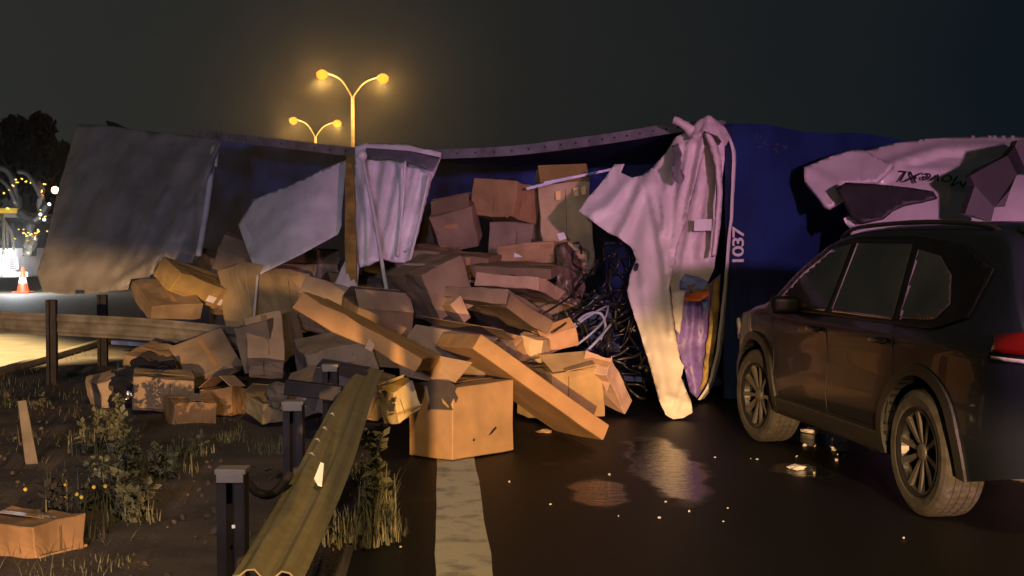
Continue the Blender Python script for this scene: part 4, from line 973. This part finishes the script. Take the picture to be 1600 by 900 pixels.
# ------------------------------------------------------------------ street lamps on the far bend
bulb = emit('sodium_lamp', (1.0, 0.23, 0.018), 2.8)
def street_lamp(px, py_fork, d, sp, label):
    """two-armed lamp: px pole, py_fork where the arms part, d distance, sp half the spread in pixels"""
    base = P(px, py_fork, d); k = d/F
    E_ = empty('street_lamp', (base.x, d, 0)); tag(E_, label, 'street lamp', 'two armed street lamps beyond the wreck')
    zf = base.z
    bm = bmesh.new(); bm_tube(bm, [(0, 0, 0), (0, 0, zf*.5), (0, 0, zf)], [.17, .13, .10], 12); from_bm('pole', bm, M['lampm'], E_, True)
    bm = bmesh.new(); bm_lathe(bm, [(.0, .0), (.26, 0), (.26, .05), (.19, .12), (.18, .9), (.13, .95)], 16, 'z'); from_bm('pole_base', bm, M['lampm'], E_)
    for s, yo in ((-1, .12), (1, 0)):
        tip = Vector((s*sp*k, 0, (30+(6 if s < 0 else 0))*k*sp/47))
        pts = spline([Vector((0, 0, zf-.3)), Vector((s*.06*sp*k, 0, zf+.15)), Vector((s*.36*sp*k, 0, zf+tip.z*.72)), Vector((s*.70*sp*k, 0, zf+tip.z*.98)), Vector((tip.x*.9, 0, zf+tip.z))], 8)
        bm = bmesh.new(); bm_tube(bm, pts, .055, 8); arm = from_bm('arm', bm, M['lampm'], E_, True)
        bm = bmesh.new(); bmesh.ops.create_uvsphere(bm, u_segments=14, v_segments=8, radius=1, matrix=Matrix.Translation((tip.x, 0, zf+tip.z+.05)) @ Matrix.Diagonal((.42, .18, .14, 1)))
        hdm = from_bm('lamp_head', bm, M['lampm'], E_, True)
        bm = bmesh.new(); bmesh.ops.create_uvsphere(bm, u_segments=14, v_segments=8, radius=1, matrix=Matrix.Translation((tip.x, -.05, zf+tip.z-.06)) @ Matrix.Diagonal((.36, .32, .32, 1)))
        from_bm('bulb', bm, bulb, hdm, True)
        ld = bpy.data.lights.new('lamp_light', 'POINT'); ld.energy = 1500; ld.color = (1, .52, .12); ld.shadow_soft_size = .25
        lo = bpy.data.objects.new('lamp_light', ld); COL.objects.link(lo); lo.location = (base.x+tip.x, d-.1, zf+tip.z-.6)
street_lamp(551, 152, 81, 47, 'tall two armed street lamp with glowing amber heads, the nearer one')
street_lamp(493, 214, 114, 34, 'two armed street lamp with amber heads, the farther lower one')

# ------------------------------------------------------------------ far left: recovery lorry, cone, tree
RT = empty('recovery_lorry', (-15.2, 40.5, 0)); tag(RT, 'brightly lit recovery lorry with chrome and yellow trim at the far left', 'lorry')
def rt_box(nm, x0, x1, y0, y1, d, dp, m, bev=.02):
    a = P(x0, y1, d); b = P(x1, y0, d); bm = bmesh.new()
    bm_box(bm, ((a.x+b.x)/2, d+dp/2, (a.z+b.z)/2), (abs(b.x-a.x), dp, abs(b.z-a.z)), None, bev); return world_parent(from_bm(nm, bm, M[m]), RT)
rt_box('deck', -60, 30, 332, 340, 40, 5, 'capm'); rt_box('cab_body', -80, 22, 345, 400, 41, 4, 'blackm', .1); rt_box('deck_edge', -40, 26, 325, 333, 39.8, .3, 'yelp')
rt_box('lower_body', -30, 24, 388, 434, 39.6, 3, 'white', .05)
wl = emit('work_lamp', (.92, .96, 1.0), 3.0)
for nm, x0, x1, y0, y1 in (('work_lamp', 6, 11, 398, 432), ('work_lamp', 13, 44, 425, 432)):
    a = P(x0, y1, 39.45); b = P(x1, y0, 39.45); bm = bmesh.new(); bm_box(bm, ((a.x+b.x)/2, 39.4, (a.z+b.z)/2), (b.x-a.x, .06, b.z-a.z), None, .01); world_parent(from_bm(nm, bm, wl), RT)
slab('notice_board', [(13, 403, 39.4), (28, 402, 39.4), (29, 421, 39.4), (14, 422, 39.4)], .03, M['white'], RT)
for k in range(5):
    y = 405.5+k*3.2
    slab('notice_line', [(15, y, 39.37), (26+(k % 2)*1.5, y-.2, 39.37), (26, y+1.3, 39.37), (15.2, y+1.5, 39.37)], .01, M['darklett'], RT)
for nm, pts, r, m in (('guard_hoop', [(0, 262, 40), (12, 268, 40), (22, 290, 40), (26, 330, 40)], .09, 'rim'), ('guard_hoop', [(28, 268, 40), (42, 272, 40), (56, 292, 40), (66, 312, 40)], .07, 'rim'),
                      ('guard_hoop', [(0, 280, 39.8), (14, 294, 39.8), (24, 318, 39.8)], .06, 'rim'), ('stay', [(5, 335, 39.8), (6, 400, 39.6)], .05, 'chrome'), ('stay', [(11, 352, 39.8), (12, 400, 39.6)], .04, 'chrome'), ('stay', [(2, 340, 39.8), (16, 360, 39.7), (22, 395, 39.6)], .04, 'chrome'),
                      ('hook_arm', [(30, 330, 40), (48, 345, 40), (62, 338, 40), (74, 318, 40)], .16, 'blackm'), ('hook_arm', [(48, 345, 40), (46, 400, 40)], .22, 'blackm'), ('exhaust', [(58, 285, 40.2), (66, 300, 40.2), (62, 345, 40.2)], .10, 'chrome')):
    bm = bmesh.new(); bm_tube(bm, spline([P(*q) for q in pts], 5), r, 8); world_parent(from_bm(nm, bm, M[m], smooth=True), RT)
rs = random.Random(11)
for nm, cx, cy, n_, sx, sy in (('trim_lamp', 40, 282, 7, 12, 6), ('trim_lamp', 16, 290, 4, 7, 8), ('trim_lamp', 40, 362, 9, 12, 7), ('trim_lamp', 60, 350, 6, 6, 14)):
    for k in range(n_):
        c = P(cx+rs.gauss(0, sx*.9), cy+rs.gauss(0, sy*1.3), 39.5)
        bm = bmesh.new(); bm_box(bm, c, (rs.uniform(.02, .09), .05, rs.uniform(.02, .05)), Matrix.Rotation(rs.uniform(-.6, .6), 3, 'Y'), .008)
        world_parent(from_bm(nm, bm, bpy.data.materials.get('trim_glow') or emit('trim_glow', (1.0, .68, .12), 2.2)), RT)
for (x, y, s_) in ((48, 383, .20), (44, 393, .14), (55, 372, .10)):
    bm = bmesh.new(); bmesh.ops.create_icosphere(bm, subdivisions=2, radius=s_, matrix=Matrix.Translation(P(x, y, 39.6))); 
    for v in bm.verts: v.co += Vector(noise.noise_vector(v.co*5))*.06
    world_parent(from_bm('chrome_tank', bm, M['chrome'], smooth=False), RT)
bm = bmesh.new(); bmesh.ops.create_uvsphere(bm, u_segments=12, v_segments=8, radius=.11, matrix=Matrix.Translation(P(86, 297, 40)))
world_parent(from_bm('beacon', bm, emit('amber_beacon', (1.0, .50, .16), 25), smooth=True), RT)
for (x, y) in ((77, 319), (69, 343), (63, 335)):
    bm = bmesh.new(); bmesh.ops.create_icosphere(bm, subdivisions=2, radius=.05, matrix=Matrix.Translation(P(x, y, 39.8))); world_parent(from_bm('marker_lamp', bm, wl), RT)
rt_box('rear_panel', 58, 66, 310, 330, 40.0, .2, 'capm')
ld = bpy.data.lights.new('lorry_work_light', 'POINT'); ld.energy = 420; ld.color = (.9, .95, 1); ld.shadow_soft_size = .2
lo = bpy.data.objects.new('lorry_work_light', ld); COL.objects.link(lo); lo.location = P(22, 396, 37.5)
CO = empty('traffic_cone', PG(36, 458)); tag(CO, 'orange traffic cone on the opposite road by the lit lorry', 'traffic cone')
bm = bmesh.new(); bm_lathe(bm, [(.19, .05), (.165, .12), (.035, .78), (.0, .79)], 20, 'z'); from_bm('cone_body', bm, M['conered'], CO, True)
bm = bmesh.new(); bm_lathe(bm, [(.128, .30), (.092, .48)], 20, 'z'); q = from_bm('reflective_band', bm, M['white'], CO, True); q.location.z = .0; q.scale = (1.03, 1.03, 1)
bm = bmesh.new(); bm_box(bm, (0, 0, .025), (.50, .50, .05), None, .015); from_bm('cone_base', bm, M['conered'], CO)
def leaf_cloud(bm, centers, n, size, rnd, flat=.5):
    for _ in range(n):
        c, r = rnd.choice(centers)
        v = Vector((rnd.gauss(0, 1), rnd.gauss(0, 1), rnd.gauss(0, 1))).normalized()*r*rnd.uniform(.55, 1.05)
        p = Vector(c)+v; q = Euler((rnd.uniform(0, 6), rnd.uniform(0, 6), rnd.uniform(0, 6))).to_matrix(); s = size*rnd.uniform(.6, 1.3)
        a, b = q @ Vector((s, 0, 0)), q @ Vector((0, s*flat, 0))
        bm.faces.new([bm.verts.new(p-a), bm.verts.new(p+b), bm.verts.new(p+a), bm.verts.new(p-b)])
def tree(px, d, top, wid, label, seed):
    rnd = random.Random(seed); b = P(px, 380, d); zt_ = P(px, top, d).z; w = wid*d/F
    E_ = empty('tree', (b.x, d, 0)); tag(E_, label, 'tree', 'dark trees at the far left')
    bm = bmesh.new(); bm_tube(bm, [(0, 0, 0), (.1, 0, zt_*.3), (0, 0, zt_*.65)], [.35, .26, .12], 8)
    for k in range(6):
        a = k*1.05; bm_tube(bm, [(0, 0, zt_*(.3+.05*k)), (math.cos(a)*w*.3, math.sin(a)*w*.3, zt_*(.5+.05*k)), (math.cos(a)*w*.45, math.sin(a)*w*.45, zt_*(.6+.05*k))], [.13, .08, .03], 6)
    from_bm('trunk', bm, M['bark'], E_, True)
    cs = []
    for k in range(22):
        a = rnd.uniform(0, 6.28); rr = w*.42*math.sqrt(rnd.random()); h = rnd.uniform(.42, .92)
        sc = (1-.7*abs(h-.6)/.4)
        cs.append(((math.cos(a)*rr*sc, math.sin(a)*rr*sc, zt_*h), w*rnd.uniform(.10, .2)))
    bm = bmesh.new(); leaf_cloud(bm, cs, 5200, .26, rnd); from_bm('crown', bm, M['leafd'], E_)
tree(40, 75, 176, 150, 'dark round topped tree at the far left behind the lit lorry', 1)
tree(-60, 82, 190, 170, 'dark tree at the very left edge of the picture', 2)
tree(95, 92, 218, 90, 'lower dark tree between the round one and the grey tarpaulin', 3)

# ------------------------------------------------------------------ weeds and grass on the median
def blade(bm, p, h, w, az, bend, rnd):
    d = Vector((math.cos(az), math.sin(az), 0)); s = Vector((-d.y, d.x, 0))*w
    prev = None
    for k in range(4):
        t = k/3; c = p+d*bend*h*t*t+Vector((0, 0, h*t*(1-.25*bend*t))); ww = s*(1-t*.85)
        cur = (bm.verts.new(c-ww), bm.verts.new(c+ww))
        if prev: bm.faces.new((prev[0], prev[1], cur[1], cur[0]))
        prev = cur
def weed(px, py, rad, h, nb, nl, label, seed, cat='weed', group='weeds growing on the median', m='leaf', flowers=0, squash=1.0):
    rnd = random.Random(seed); c = PG(px, py, .02)
    E_ = empty('weed', c); tag(E_, label, cat, group)
    bm = bmesh.new()
    for _ in range(nb):
        a = rnd.uniform(0, 6.28); r = rad*math.sqrt(rnd.random()); p = Vector((math.cos(a)*r, math.sin(a)*r*squash, 0))
        blade(bm, p, h*rnd.uniform(.35, 1.0)*(1-.4*r/rad), .0035+.003*rnd.random(), rnd.uniform(0, 6.28), rnd.uniform(.05, .6), rnd)
    tag(from_bm('blades', bm, M[m], E_), kind='stuff')
    if nl:
        bm = bmesh.new(); st = []
        for k in range(max(3, nl//60)):
            a = rnd.uniform(0, 6.28); r = rad*.7*math.sqrt(rnd.random()); b0 = Vector((math.cos(a)*r, math.sin(a)*r*squash, 0)); hh = h*rnd.uniform(.6, 1.15)
            tip = b0+Vector((rnd.gauss(0, .12)*h, rnd.gauss(0, .12)*h, hh)); mid = (b0+tip)/2+Vector((rnd.gauss(0, .04), rnd.gauss(0, .04), 0))*h
            sp_ = spline([b0, mid, tip], 4); bm_tube(bm, sp_, .003, 4); st.append(sp_)
        tag(from_bm('stems', bm, M['leaf'], E_), kind='stuff')
        bm = bmesh.new()
        for _ in range(nl):
            s_ = rnd.choice(st); p = rnd.choice(s_)+Vector((rnd.gauss(0, .012), rnd.gauss(0, .012), rnd.gauss(0, .012)))
            q = Euler((rnd.uniform(-.8, .8), rnd.uniform(-.8, .8), rnd.uniform(0, 6.28))).to_matrix(); l = rnd.uniform(.03, .075)*(.6+h)
            a = q @ Vector((l, 0, l*.4)); b = q @ Vector((0, l*.30, 0))
            bm.faces.new([bm.verts.new(p), bm.verts.new(p+a*.5+b), bm.verts.new(p+a), bm.verts.new(p+a*.5-b)])
        tag(from_bm('leaves', bm, M[m], E_), kind='stuff')
    if flowers:
        bm = bmesh.new()
        for _ in range(flowers):
            p = Vector((rnd.gauss(0, rad*.5), rnd.gauss(0, rad*.4), h*rnd.uniform(.7, 1.05)))
            bmesh.ops.create_icosphere(bm, subdivisions=1, radius=.011, matrix=Matrix.Translation(p))
        tag(from_bm('flower_heads', bm, M['flower'], E_), kind='stuff')
weed(560, 835, .26, .17, 420, 0, 'tuft of dry grass right of the torn beam near the road edge', 1, squash=1.3)
weed(592, 812, .11, .42, 90, 230, 'tallest leafy weed between the torn beam and the white line', 2)
weed(560, 745, .22, .10, 200, 0, 'low flattened grass behind the tall leafy weed', 3)
weed(425, 712, .16, .20, 170, 0, 'small pale tuft of grass between the two near posts', 4)
weed(235, 745, .30, .24, 200, 520, 'broad leafy weed in front of the strapped box', 5)
weed(165, 800, .24, .28, 130, 380, 'leafy weed left of the broad one', 6)
weed(165, 712, .26, .36, 120, 420, 'grey tall weed beside the black plastic bag', 7)
weed(100, 850, .22, .30, 120, 320, 'dark weed with yellow flowers behind the near left box', 8, m='leafd', flowers=7)
weed(30, 640, .28, .14, 160, 120, 'pale low weed at the left edge below the lit road patch', 9)
weed(365, 690, .16, .13, 150, 0, 'grass fringe at the foot of the pinkish box', 10)
weed(290, 712, .20, .16, 200, 60, 'grass at the foot of the strapped box', 11)
weed(210, 822, .14, .22, 40, 320, 'small weed at the edge of the bare path', 12)
weed(120, 900, .25, .10, 160, 0, 'grass along the bottom edge below the near left box', 13)
# thin ground cover
rnd = random.Random(77); bm = bmesh.new()
for _ in range(5200):
    y = rnd.uniform(4.0, 17); off = -.35-rnd.random()**1.0*4.5
    v = noise.noise((off*1.3, y*.8, 4))
    path_ = abs(off+1.15+.12*math.sin(y))<.34
    if v < -.05 or path_: continue
    p = road_pt(off, y, .02); blade(bm, p, rnd.uniform(.03, .11)*(1+v), .003, rnd.uniform(0, 6.28), rnd.uniform(.2, .9), rnd)
tag(from_bm('grass', bm, M['leaf']), 'sparse short grass on the median soil', 'grass', kind='stuff')
rnd = random.Random(55); bm = bmesh.new()
for _ in range(900):
    y = 3.6+9*rnd.random()**1.3; off = rnd.uniform(-4.2, -.35); r = rnd.uniform(.004, .018)*(1.6 if rnd.random() < .06 else 1)
    bmesh.ops.create_icosphere(bm, subdivisions=1, radius=r, matrix=Matrix.Translation(road_pt(off, y, .038+r*.2)) @ Euler((rnd.random()*3, rnd.random()*3, rnd.random()*3)).to_matrix().to_4x4() @ Matrix.Diagonal((1.3, 1, .7, 1)))
tag(from_bm('gravel', bm, M['dirt']), 'loose stones on the bare soil of the median', 'gravel', kind='stuff')
# bag, paper, stake and litter
bm = bmesh.new(); bmesh.ops.create_icosphere(bm, subdivisions=5, radius=1)
for v in bm.verts:
    n_ = noise.noise(v.co*2.1)*.30+abs(noise.noise(v.co*5.5))*.20; v.co *= 1+n_; v.co = Vector((v.co.x*.34, v.co.y*.30, max(-.18, v.co.z*.27)))
o = from_bm('plastic_bag', bm, M['bag'], None, True); o.location = PG(200, 655, .0)+Vector((0, .6, .17)); tag(o, 'crumpled shiny black plastic bag left of the strapped box', 'plastic bag')
bm = bmesh.new(); bmesh.ops.create_icosphere(bm, subdivisions=4, radius=1)
for v in bm.verts:
    n_ = noise.noise(v.co*2.3+Vector((5, 0, 0)))*.25+abs(noise.noise(v.co*6))*.15; v.co *= 1+n_; v.co = Vector((v.co.x*.20, v.co.y*.2, max(-.14, v.co.z*.2)))
o = from_bm('plastic_bag', bm, M['bag'], None, True); o.location = PG(560, 600, .0)+Vector((.05, 1.0, .30)); tag(o, 'black plastic bag under the upper end of the torn beam', 'plastic bag')
bm = bmesh.new(); bmesh.ops.create_icosphere(bm, subdivisions=3, radius=.095)
for v in bm.verts: v.co += Vector(noise.noise_vector(v.co*16))*.035+Vector(noise.noise_vector(v.co*40))*.012; v.co.y *= .6
o = from_bm('packing_paper', bm, M['wood']); o.location = P(433, 616, 9.9); tag(o, 'crumpled ball of pale packing paper at the foot of the boxes behind the posts', 'packing paper')
bm = bmesh.new()
bm_box(bm, (0, 0, .24), (.085, .02, .50), None, .006)
for v in bm.verts: v.co.x += .08*(v.co.z-.25)**2*3; v.co.x *= 1-.35*(v.co.z > .4)
o = from_bm('wooden_stake', bm, M['wood']); o.location = PG(48, 738, -.02); o.rotation_euler = (.1, -.10, .2); tag(o, 'pale splintered wooden stake standing in the soil at the left', 'stake')
# litter: broken glass on the road
rnd = random.Random(9); bm = bmesh.new()
spots = [PG(860, 791), PG(1040, 787), PG(1137, 797), PG(1030, 812), PG(1130, 818), PG(1117, 717), PG(1183, 720), PG(626, 858), PG(1242, 733), PG(1270, 678), PG(1300, 706)]
for s_ in spots:
    bmesh.ops.create_icosphere(bm, subdivisions=1, radius=rnd.uniform(.006, .010), matrix=Matrix.Translation(s_+Vector((0, 0, .012))) @ Matrix.Diagonal((1.2, 1, .7, 1)))
for _ in range(10):
    c = Vector((rnd.gauss(1.0, .9), rnd.uniform(5.5, 11), .006)); r = rnd.uniform(.002, .006)
    bmesh.ops.create_cube(bm, size=r*2, matrix=Matrix.Translation(c) @ Euler((rnd.random()*3, rnd.random()*3, rnd.random()*3)).to_matrix().to_4x4())
for _ in range(14):
    c = PG(rnd.gauss(1280, 35), rnd.gauss(690, 22))+Vector((0, 0, .008)); r = rnd.uniform(.003, .012)
    bmesh.ops.create_cube(bm, size=r*2, matrix=Matrix.Translation(c) @ Euler((rnd.random()*3, rnd.random()*3, rnd.random()*3)).to_matrix().to_4x4() @ Matrix.Diagonal((1, 1, .3, 1)))
tag(from_bm('broken_glass', bm, M['shard']), 'scattered bits of broken glass on the wet asphalt', 'broken glass', kind='stuff')
for (px, py, w, lab) in ((850, 676, .055, 'torn cardboard scrap on the road under the leaning flat box'), (1245, 733, .06, 'pale plastic shard on the road in front of the car door'), (1272, 676, .09, 'broken white lamp cover on the road under the car sill'), (1310, 704, .06, 'white plastic fragment on the road behind the broken lamp cover'), (358, 692, .035, 'white crumpled scrap on the grass by the pinkish box')):
    bm = bmesh.new(); bmesh.ops.create_icosphere(bm, subdivisions=2, radius=w)
    for v in bm.verts: v.co += Vector(noise.noise_vector(v.co*22+Vector((px, 0, 0))))*w*.8; v.co.z = max(-.01, v.co.z*.32)
    o = from_bm('scrap', bm, M['card'] if px in (850,) else M['white']); o.location = PG(px, py)+Vector((0, 0, .012)); tag(o, lab, 'scrap', 'small wreckage on the ground')

# ------------------------------------------------------------------ hoses, wires and crumpled wrapping at the right of the heap
rnd = random.Random(21)
for k, (pts, lab) in enumerate((([(880, 535, 11.2), (905, 505, 11.4), (930, 488, 11.6), (948, 478, 11.8)], 'pale hose arching lowest out of the dark wreckage'), ([(893, 512, 11.3), (915, 492, 11.5), (938, 490, 11.6), (946, 510, 11.5), (938, 530, 11.4)], 'pale blue hose curling in a loop beside the boxes'),
        ([(900, 540, 11.2), (925, 520, 11.3), (945, 498, 11.6), (952, 470, 11.9)], 'pale hose standing steepest against the dark'), ([(915, 550, 11.1), (935, 530, 11.2), (960, 500, 11.6)], 'short pale hose nearest the sagging box'), ([(862, 520, 11.2), (890, 500, 11.3), (918, 478, 11.6), (935, 462, 11.9)], 'long thin hose reaching over the flat box edge'))):
    bm = bmesh.new(); bm_tube(bm, spline([P(*q) for q in pts], 7), [.011, .013, .010, .012, .008][k], 8)
    tag(from_bm('hose', bm, M['hose'], None, True), lab, 'hose', 'hoses hanging out of the wreckage')
bm = bmesh.new()
for _ in range(64):
    x, y = rnd.uniform(905, 1000), rnd.uniform(385, 600); d = 12.3-(y-385)/215*1.0; pts = [P(x, y, d)]
    a = rnd.uniform(0, 6.28)
    for k in range(4):
        a += rnd.gauss(0, .40); x += math.cos(a)*rnd.uniform(8, 24); y += math.sin(a)*rnd.uniform(8, 24)
        x = min(max(x, 895), 1010); y = min(max(y, 380), 622); pts.append(P(x, y, d+rnd.gauss(0, .12)))
    bm_tube(bm, spline(pts, 4), rnd.choice((.006, .01, .014, .02)), 6)
tag(from_bm('wire_tangle', bm, M['wire'], None, True), 'dark tangle of wires and torn metal between boxes and pink tarpaulin', 'wire tangle', kind='stuff')
for k, (pts, r, lab) in enumerate((([(845, 492, 11.3), (866, 480, 11.4), (893, 462, 11.7)], .010, 'thin dark rod lying over the lit flat box, upper one'), ([(862, 520, 11.0), (880, 508, 11.1), (905, 488, 11.4), (960, 455, 11.9)], .009, 'long dark wire over the lit flat box, lower one'))):
    bm = bmesh.new(); bm_tube(bm, spline([P(*q) for q in pts], 5), r, 6); tag(from_bm('rod', bm, M['wire'], None, True), lab, 'rod')
o = sheet('wrapping', [(868, 385), (884, 378), (898, 392), (908, 415), (915, 450), (905, 478), (880, 470), (868, 450), (872, 425)], [(868, 385, 12.5), (908, 415, 12.6), (905, 478, 12.0), (870, 450, 12.0)], M['wrap'], None, folds=[([(880, 382), (890, 470)], .10, 7), ([(900, 395), (880, 460)], .08, 6)], step=6, namp=.16, nscale=(.05, .05), seed=15)
tag(o, 'crumpled brown wrapping hanging at the right side of the heap', 'wrapping')
for k, q in enumerate(([(822, 293, 13.0), (892, 275, 13.0), (893, 279, 13.0), (823, 297, 13.0)], [(850, 284, 13.1), (960, 262, 13.2), (961, 265, 13.2), (851, 289, 13.1)])):
    o = slab('metal_bar', q, .03, M['hose']); tag(o, ['lilac metal bar lying on the tall yellowish box', 'thin metal bar behind, reaching towards the pink tarpaulin'][k], 'metal bar')
bm = bmesh.new()
for p in ((848, 300), (862, 302), (895, 298), (912, 296)): pass
for k, (x0, y0) in enumerate(((868, 300), (896, 294), (908, 292))):
    o = slab('sticker', [(x0, y0, 13.15), (x0+8, y0-2, 13.15), (x0+8, y0+12, 13.15), (x0+1, y0+13, 13.15)], .004, M['ytape']); tag(o, ['left yellow sticker on the tall yellowish box', 'middle yellow sticker on the tall yellowish box', 'right yellow sticker on the tall yellowish box'][k], 'sticker', 'yellow stickers')

# ------------------------------------------------------------------ the photographer and the intact end of the guardrail beside them
PS = empty('person', (-.165, -.40, 0)); tag(PS, 'standing person in dark jacket and trousers holding up a phone to the scene', 'person')
def skin(name, verts, edges, radii, material, parent, root=0):
    me = bpy.data.meshes.new(name); me.from_pydata(verts, edges, []); o = mkobj(name, me, material, parent)
    sk = o.modifiers.new('skin', 'SKIN'); sk.use_smooth_shade = True
    for v, r in zip(me.skin_vertices[0].data, radii): v.radius = r if isinstance(r, tuple) else (r, r)
    me.skin_vertices[0].data[root].use_root = True
    sb_ = o.modifiers.new('smooth', 'SUBSURF'); sb_.levels = 1; sb_.render_levels = 1
    return o
V = [(0, 0, .95), (0, -.01, 1.12), (0, 0, 1.36), (0, .01, 1.50), (0, .03, 1.60), (0, .035, 1.70),
     (.085, 0, .88), (.09, .02, .50), (.09, -.01, .09), (.09, .14, .04), (-.085, 0, .88), (-.09, .03, .50), (-.09, 0, .09), (-.09, .15, .04),
     (.19, 0, 1.42), (.25, .08, 1.20), (.19, .30, 1.40), (-.19, 0, 1.42), (-.23, .10, 1.20), (.11, .31, 1.38)]
E_ = [(0, 1), (1, 2), (2, 3), (3, 4), (4, 5), (0, 6), (6, 7), (7, 8), (8, 9), (0, 10), (10, 11), (11, 12), (12, 13), (2, 14), (14, 15), (15, 16), (2, 17), (17, 18), (18, 19)]
Rr = [(.15, .11), (.14, .105), (.15, .11), (.055, .055), (.075, .09), (.07, .085), .085, .058, .042, .038, .085, .058, .042, .038, .06, .045, .032, .06, .045, .032]
skin('body', V, E_, Rr, mat('dark_clothing', (.02, .02, .025), .85), PS)
skinm = mat('skin', (.42, .25, .17), .6); hairm = mat('dark_hair', (.02, .015, .01), .7)
bm = bmesh.new(); bmesh.ops.create_uvsphere(bm, u_segments=20, v_segments=14, radius=1, matrix=Matrix.Translation((0, .045, 1.655)) @ Matrix.Diagonal((.078, .095, .115, 1)))
hd_ = from_bm('head', bm, skinm, PS, True)
bm = bmesh.new(); bmesh.ops.create_uvsphere(bm, u_segments=20, v_segments=14, radius=1, matrix=Matrix.Translation((0, .025, 1.69)) @ Matrix.Diagonal((.085, .10, .095, 1))); from_bm('hair', bm, hairm, hd_, True)
bm = bmesh.new()
for sx in (-1, 1): bmesh.ops.create_uvsphere(bm, u_segments=8, v_segments=6, radius=.012, matrix=Matrix.Translation((sx*.030, .132, 1.665)))
from_bm('eyes', bm, hairm, hd_)
bm = bmesh.new(); bm_tube(bm, [(0, .135, 1.67), (0, .152, 1.635), (0, .14, 1.628)], [.008, .014, .010], 8); from_bm('nose', bm, skinm, hd_, True)
for sx in (-1, 1):
    c = Vector((.165+sx*.055, .335, 1.45))
    bm = bmesh.new(); bmesh.ops.create_uvsphere(bm, u_segments=12, v_segments=8, radius=1, matrix=Matrix.Translation(c+Vector((0, -.015, -.03))) @ Matrix.Diagonal((.022, .030, .045, 1)))
    for k in range(4):
        b0 = c+Vector((sx*.012, -.012, -.012+.019*k)); bm_tube(bm, [b0, b0+Vector((sx*-.002, .030, .002)), b0+Vector((-sx*.022, .042-.002*k, .003))], [.009, .008, .007], 6)
    b0 = c+Vector((-sx*.005, -.03, -.02)); bm_tube(bm, [b0, b0+Vector((-sx*.015, -.005, .03)), b0+Vector((-sx*.022, .004, .052))], [.011, .010, .008], 6)
    from_bm('hand', bm, skinm, PS, True)
bm = bmesh.new(); bm_box(bm, (-.165+.165, -.06, 1.5), (.155, .009, .075), None, .003)
o = from_bm('phone', bm, M['blackm']); tag(o, 'black phone held sideways in the hands of the person', 'phone')
gp = [Vector((-.56-.057*y, y, .62)) for y in (2.3, 0, -2, -4, -6, -9)]
IB = w_beam('guardrail_beam', gp, [Vector((0, 0, 1))]*6, [Vector((1, .057, 0)).normalized()]*6, M['galv'], s=.9)
tag(IB, 'straight undamaged guardrail beam beside the photographer', 'guardrail', 'broken guardrail beams')
for k, y in enumerate((1.2, -.8, -2.8, -4.8)):
    post(Vector((-.62-.057*y, y, .76)), 0.0, .092, .07, ['first', 'second', 'third', 'last'][k]+' upright post of the undamaged guardrail beside the photographer', cap=False)

# ------------------------------------------------------------------ thin night haze
bm = bmesh.new(); bm_box(bm, (0, 95, 9), (400, 230, 20))
hz = from_bm('haze', bm, None); hm = bpy.data.materials.new('haze'); hm.use_nodes = True; t = hm.node_tree; t.nodes.clear()
ou = t.nodes.new('ShaderNodeOutputMaterial'); pv = t.nodes.new('ShaderNodeVolumePrincipled')
pv.inputs['Color'].default_value = (.9, .9, .9, 1); pv.inputs['Density'].default_value = 0.0005; pv.inputs['Anisotropy'].default_value = 0.955
t.links.new(pv.outputs[0], ou.inputs['Volume']); hz.data.materials.append(hm); tag(hz, kind='stuff')
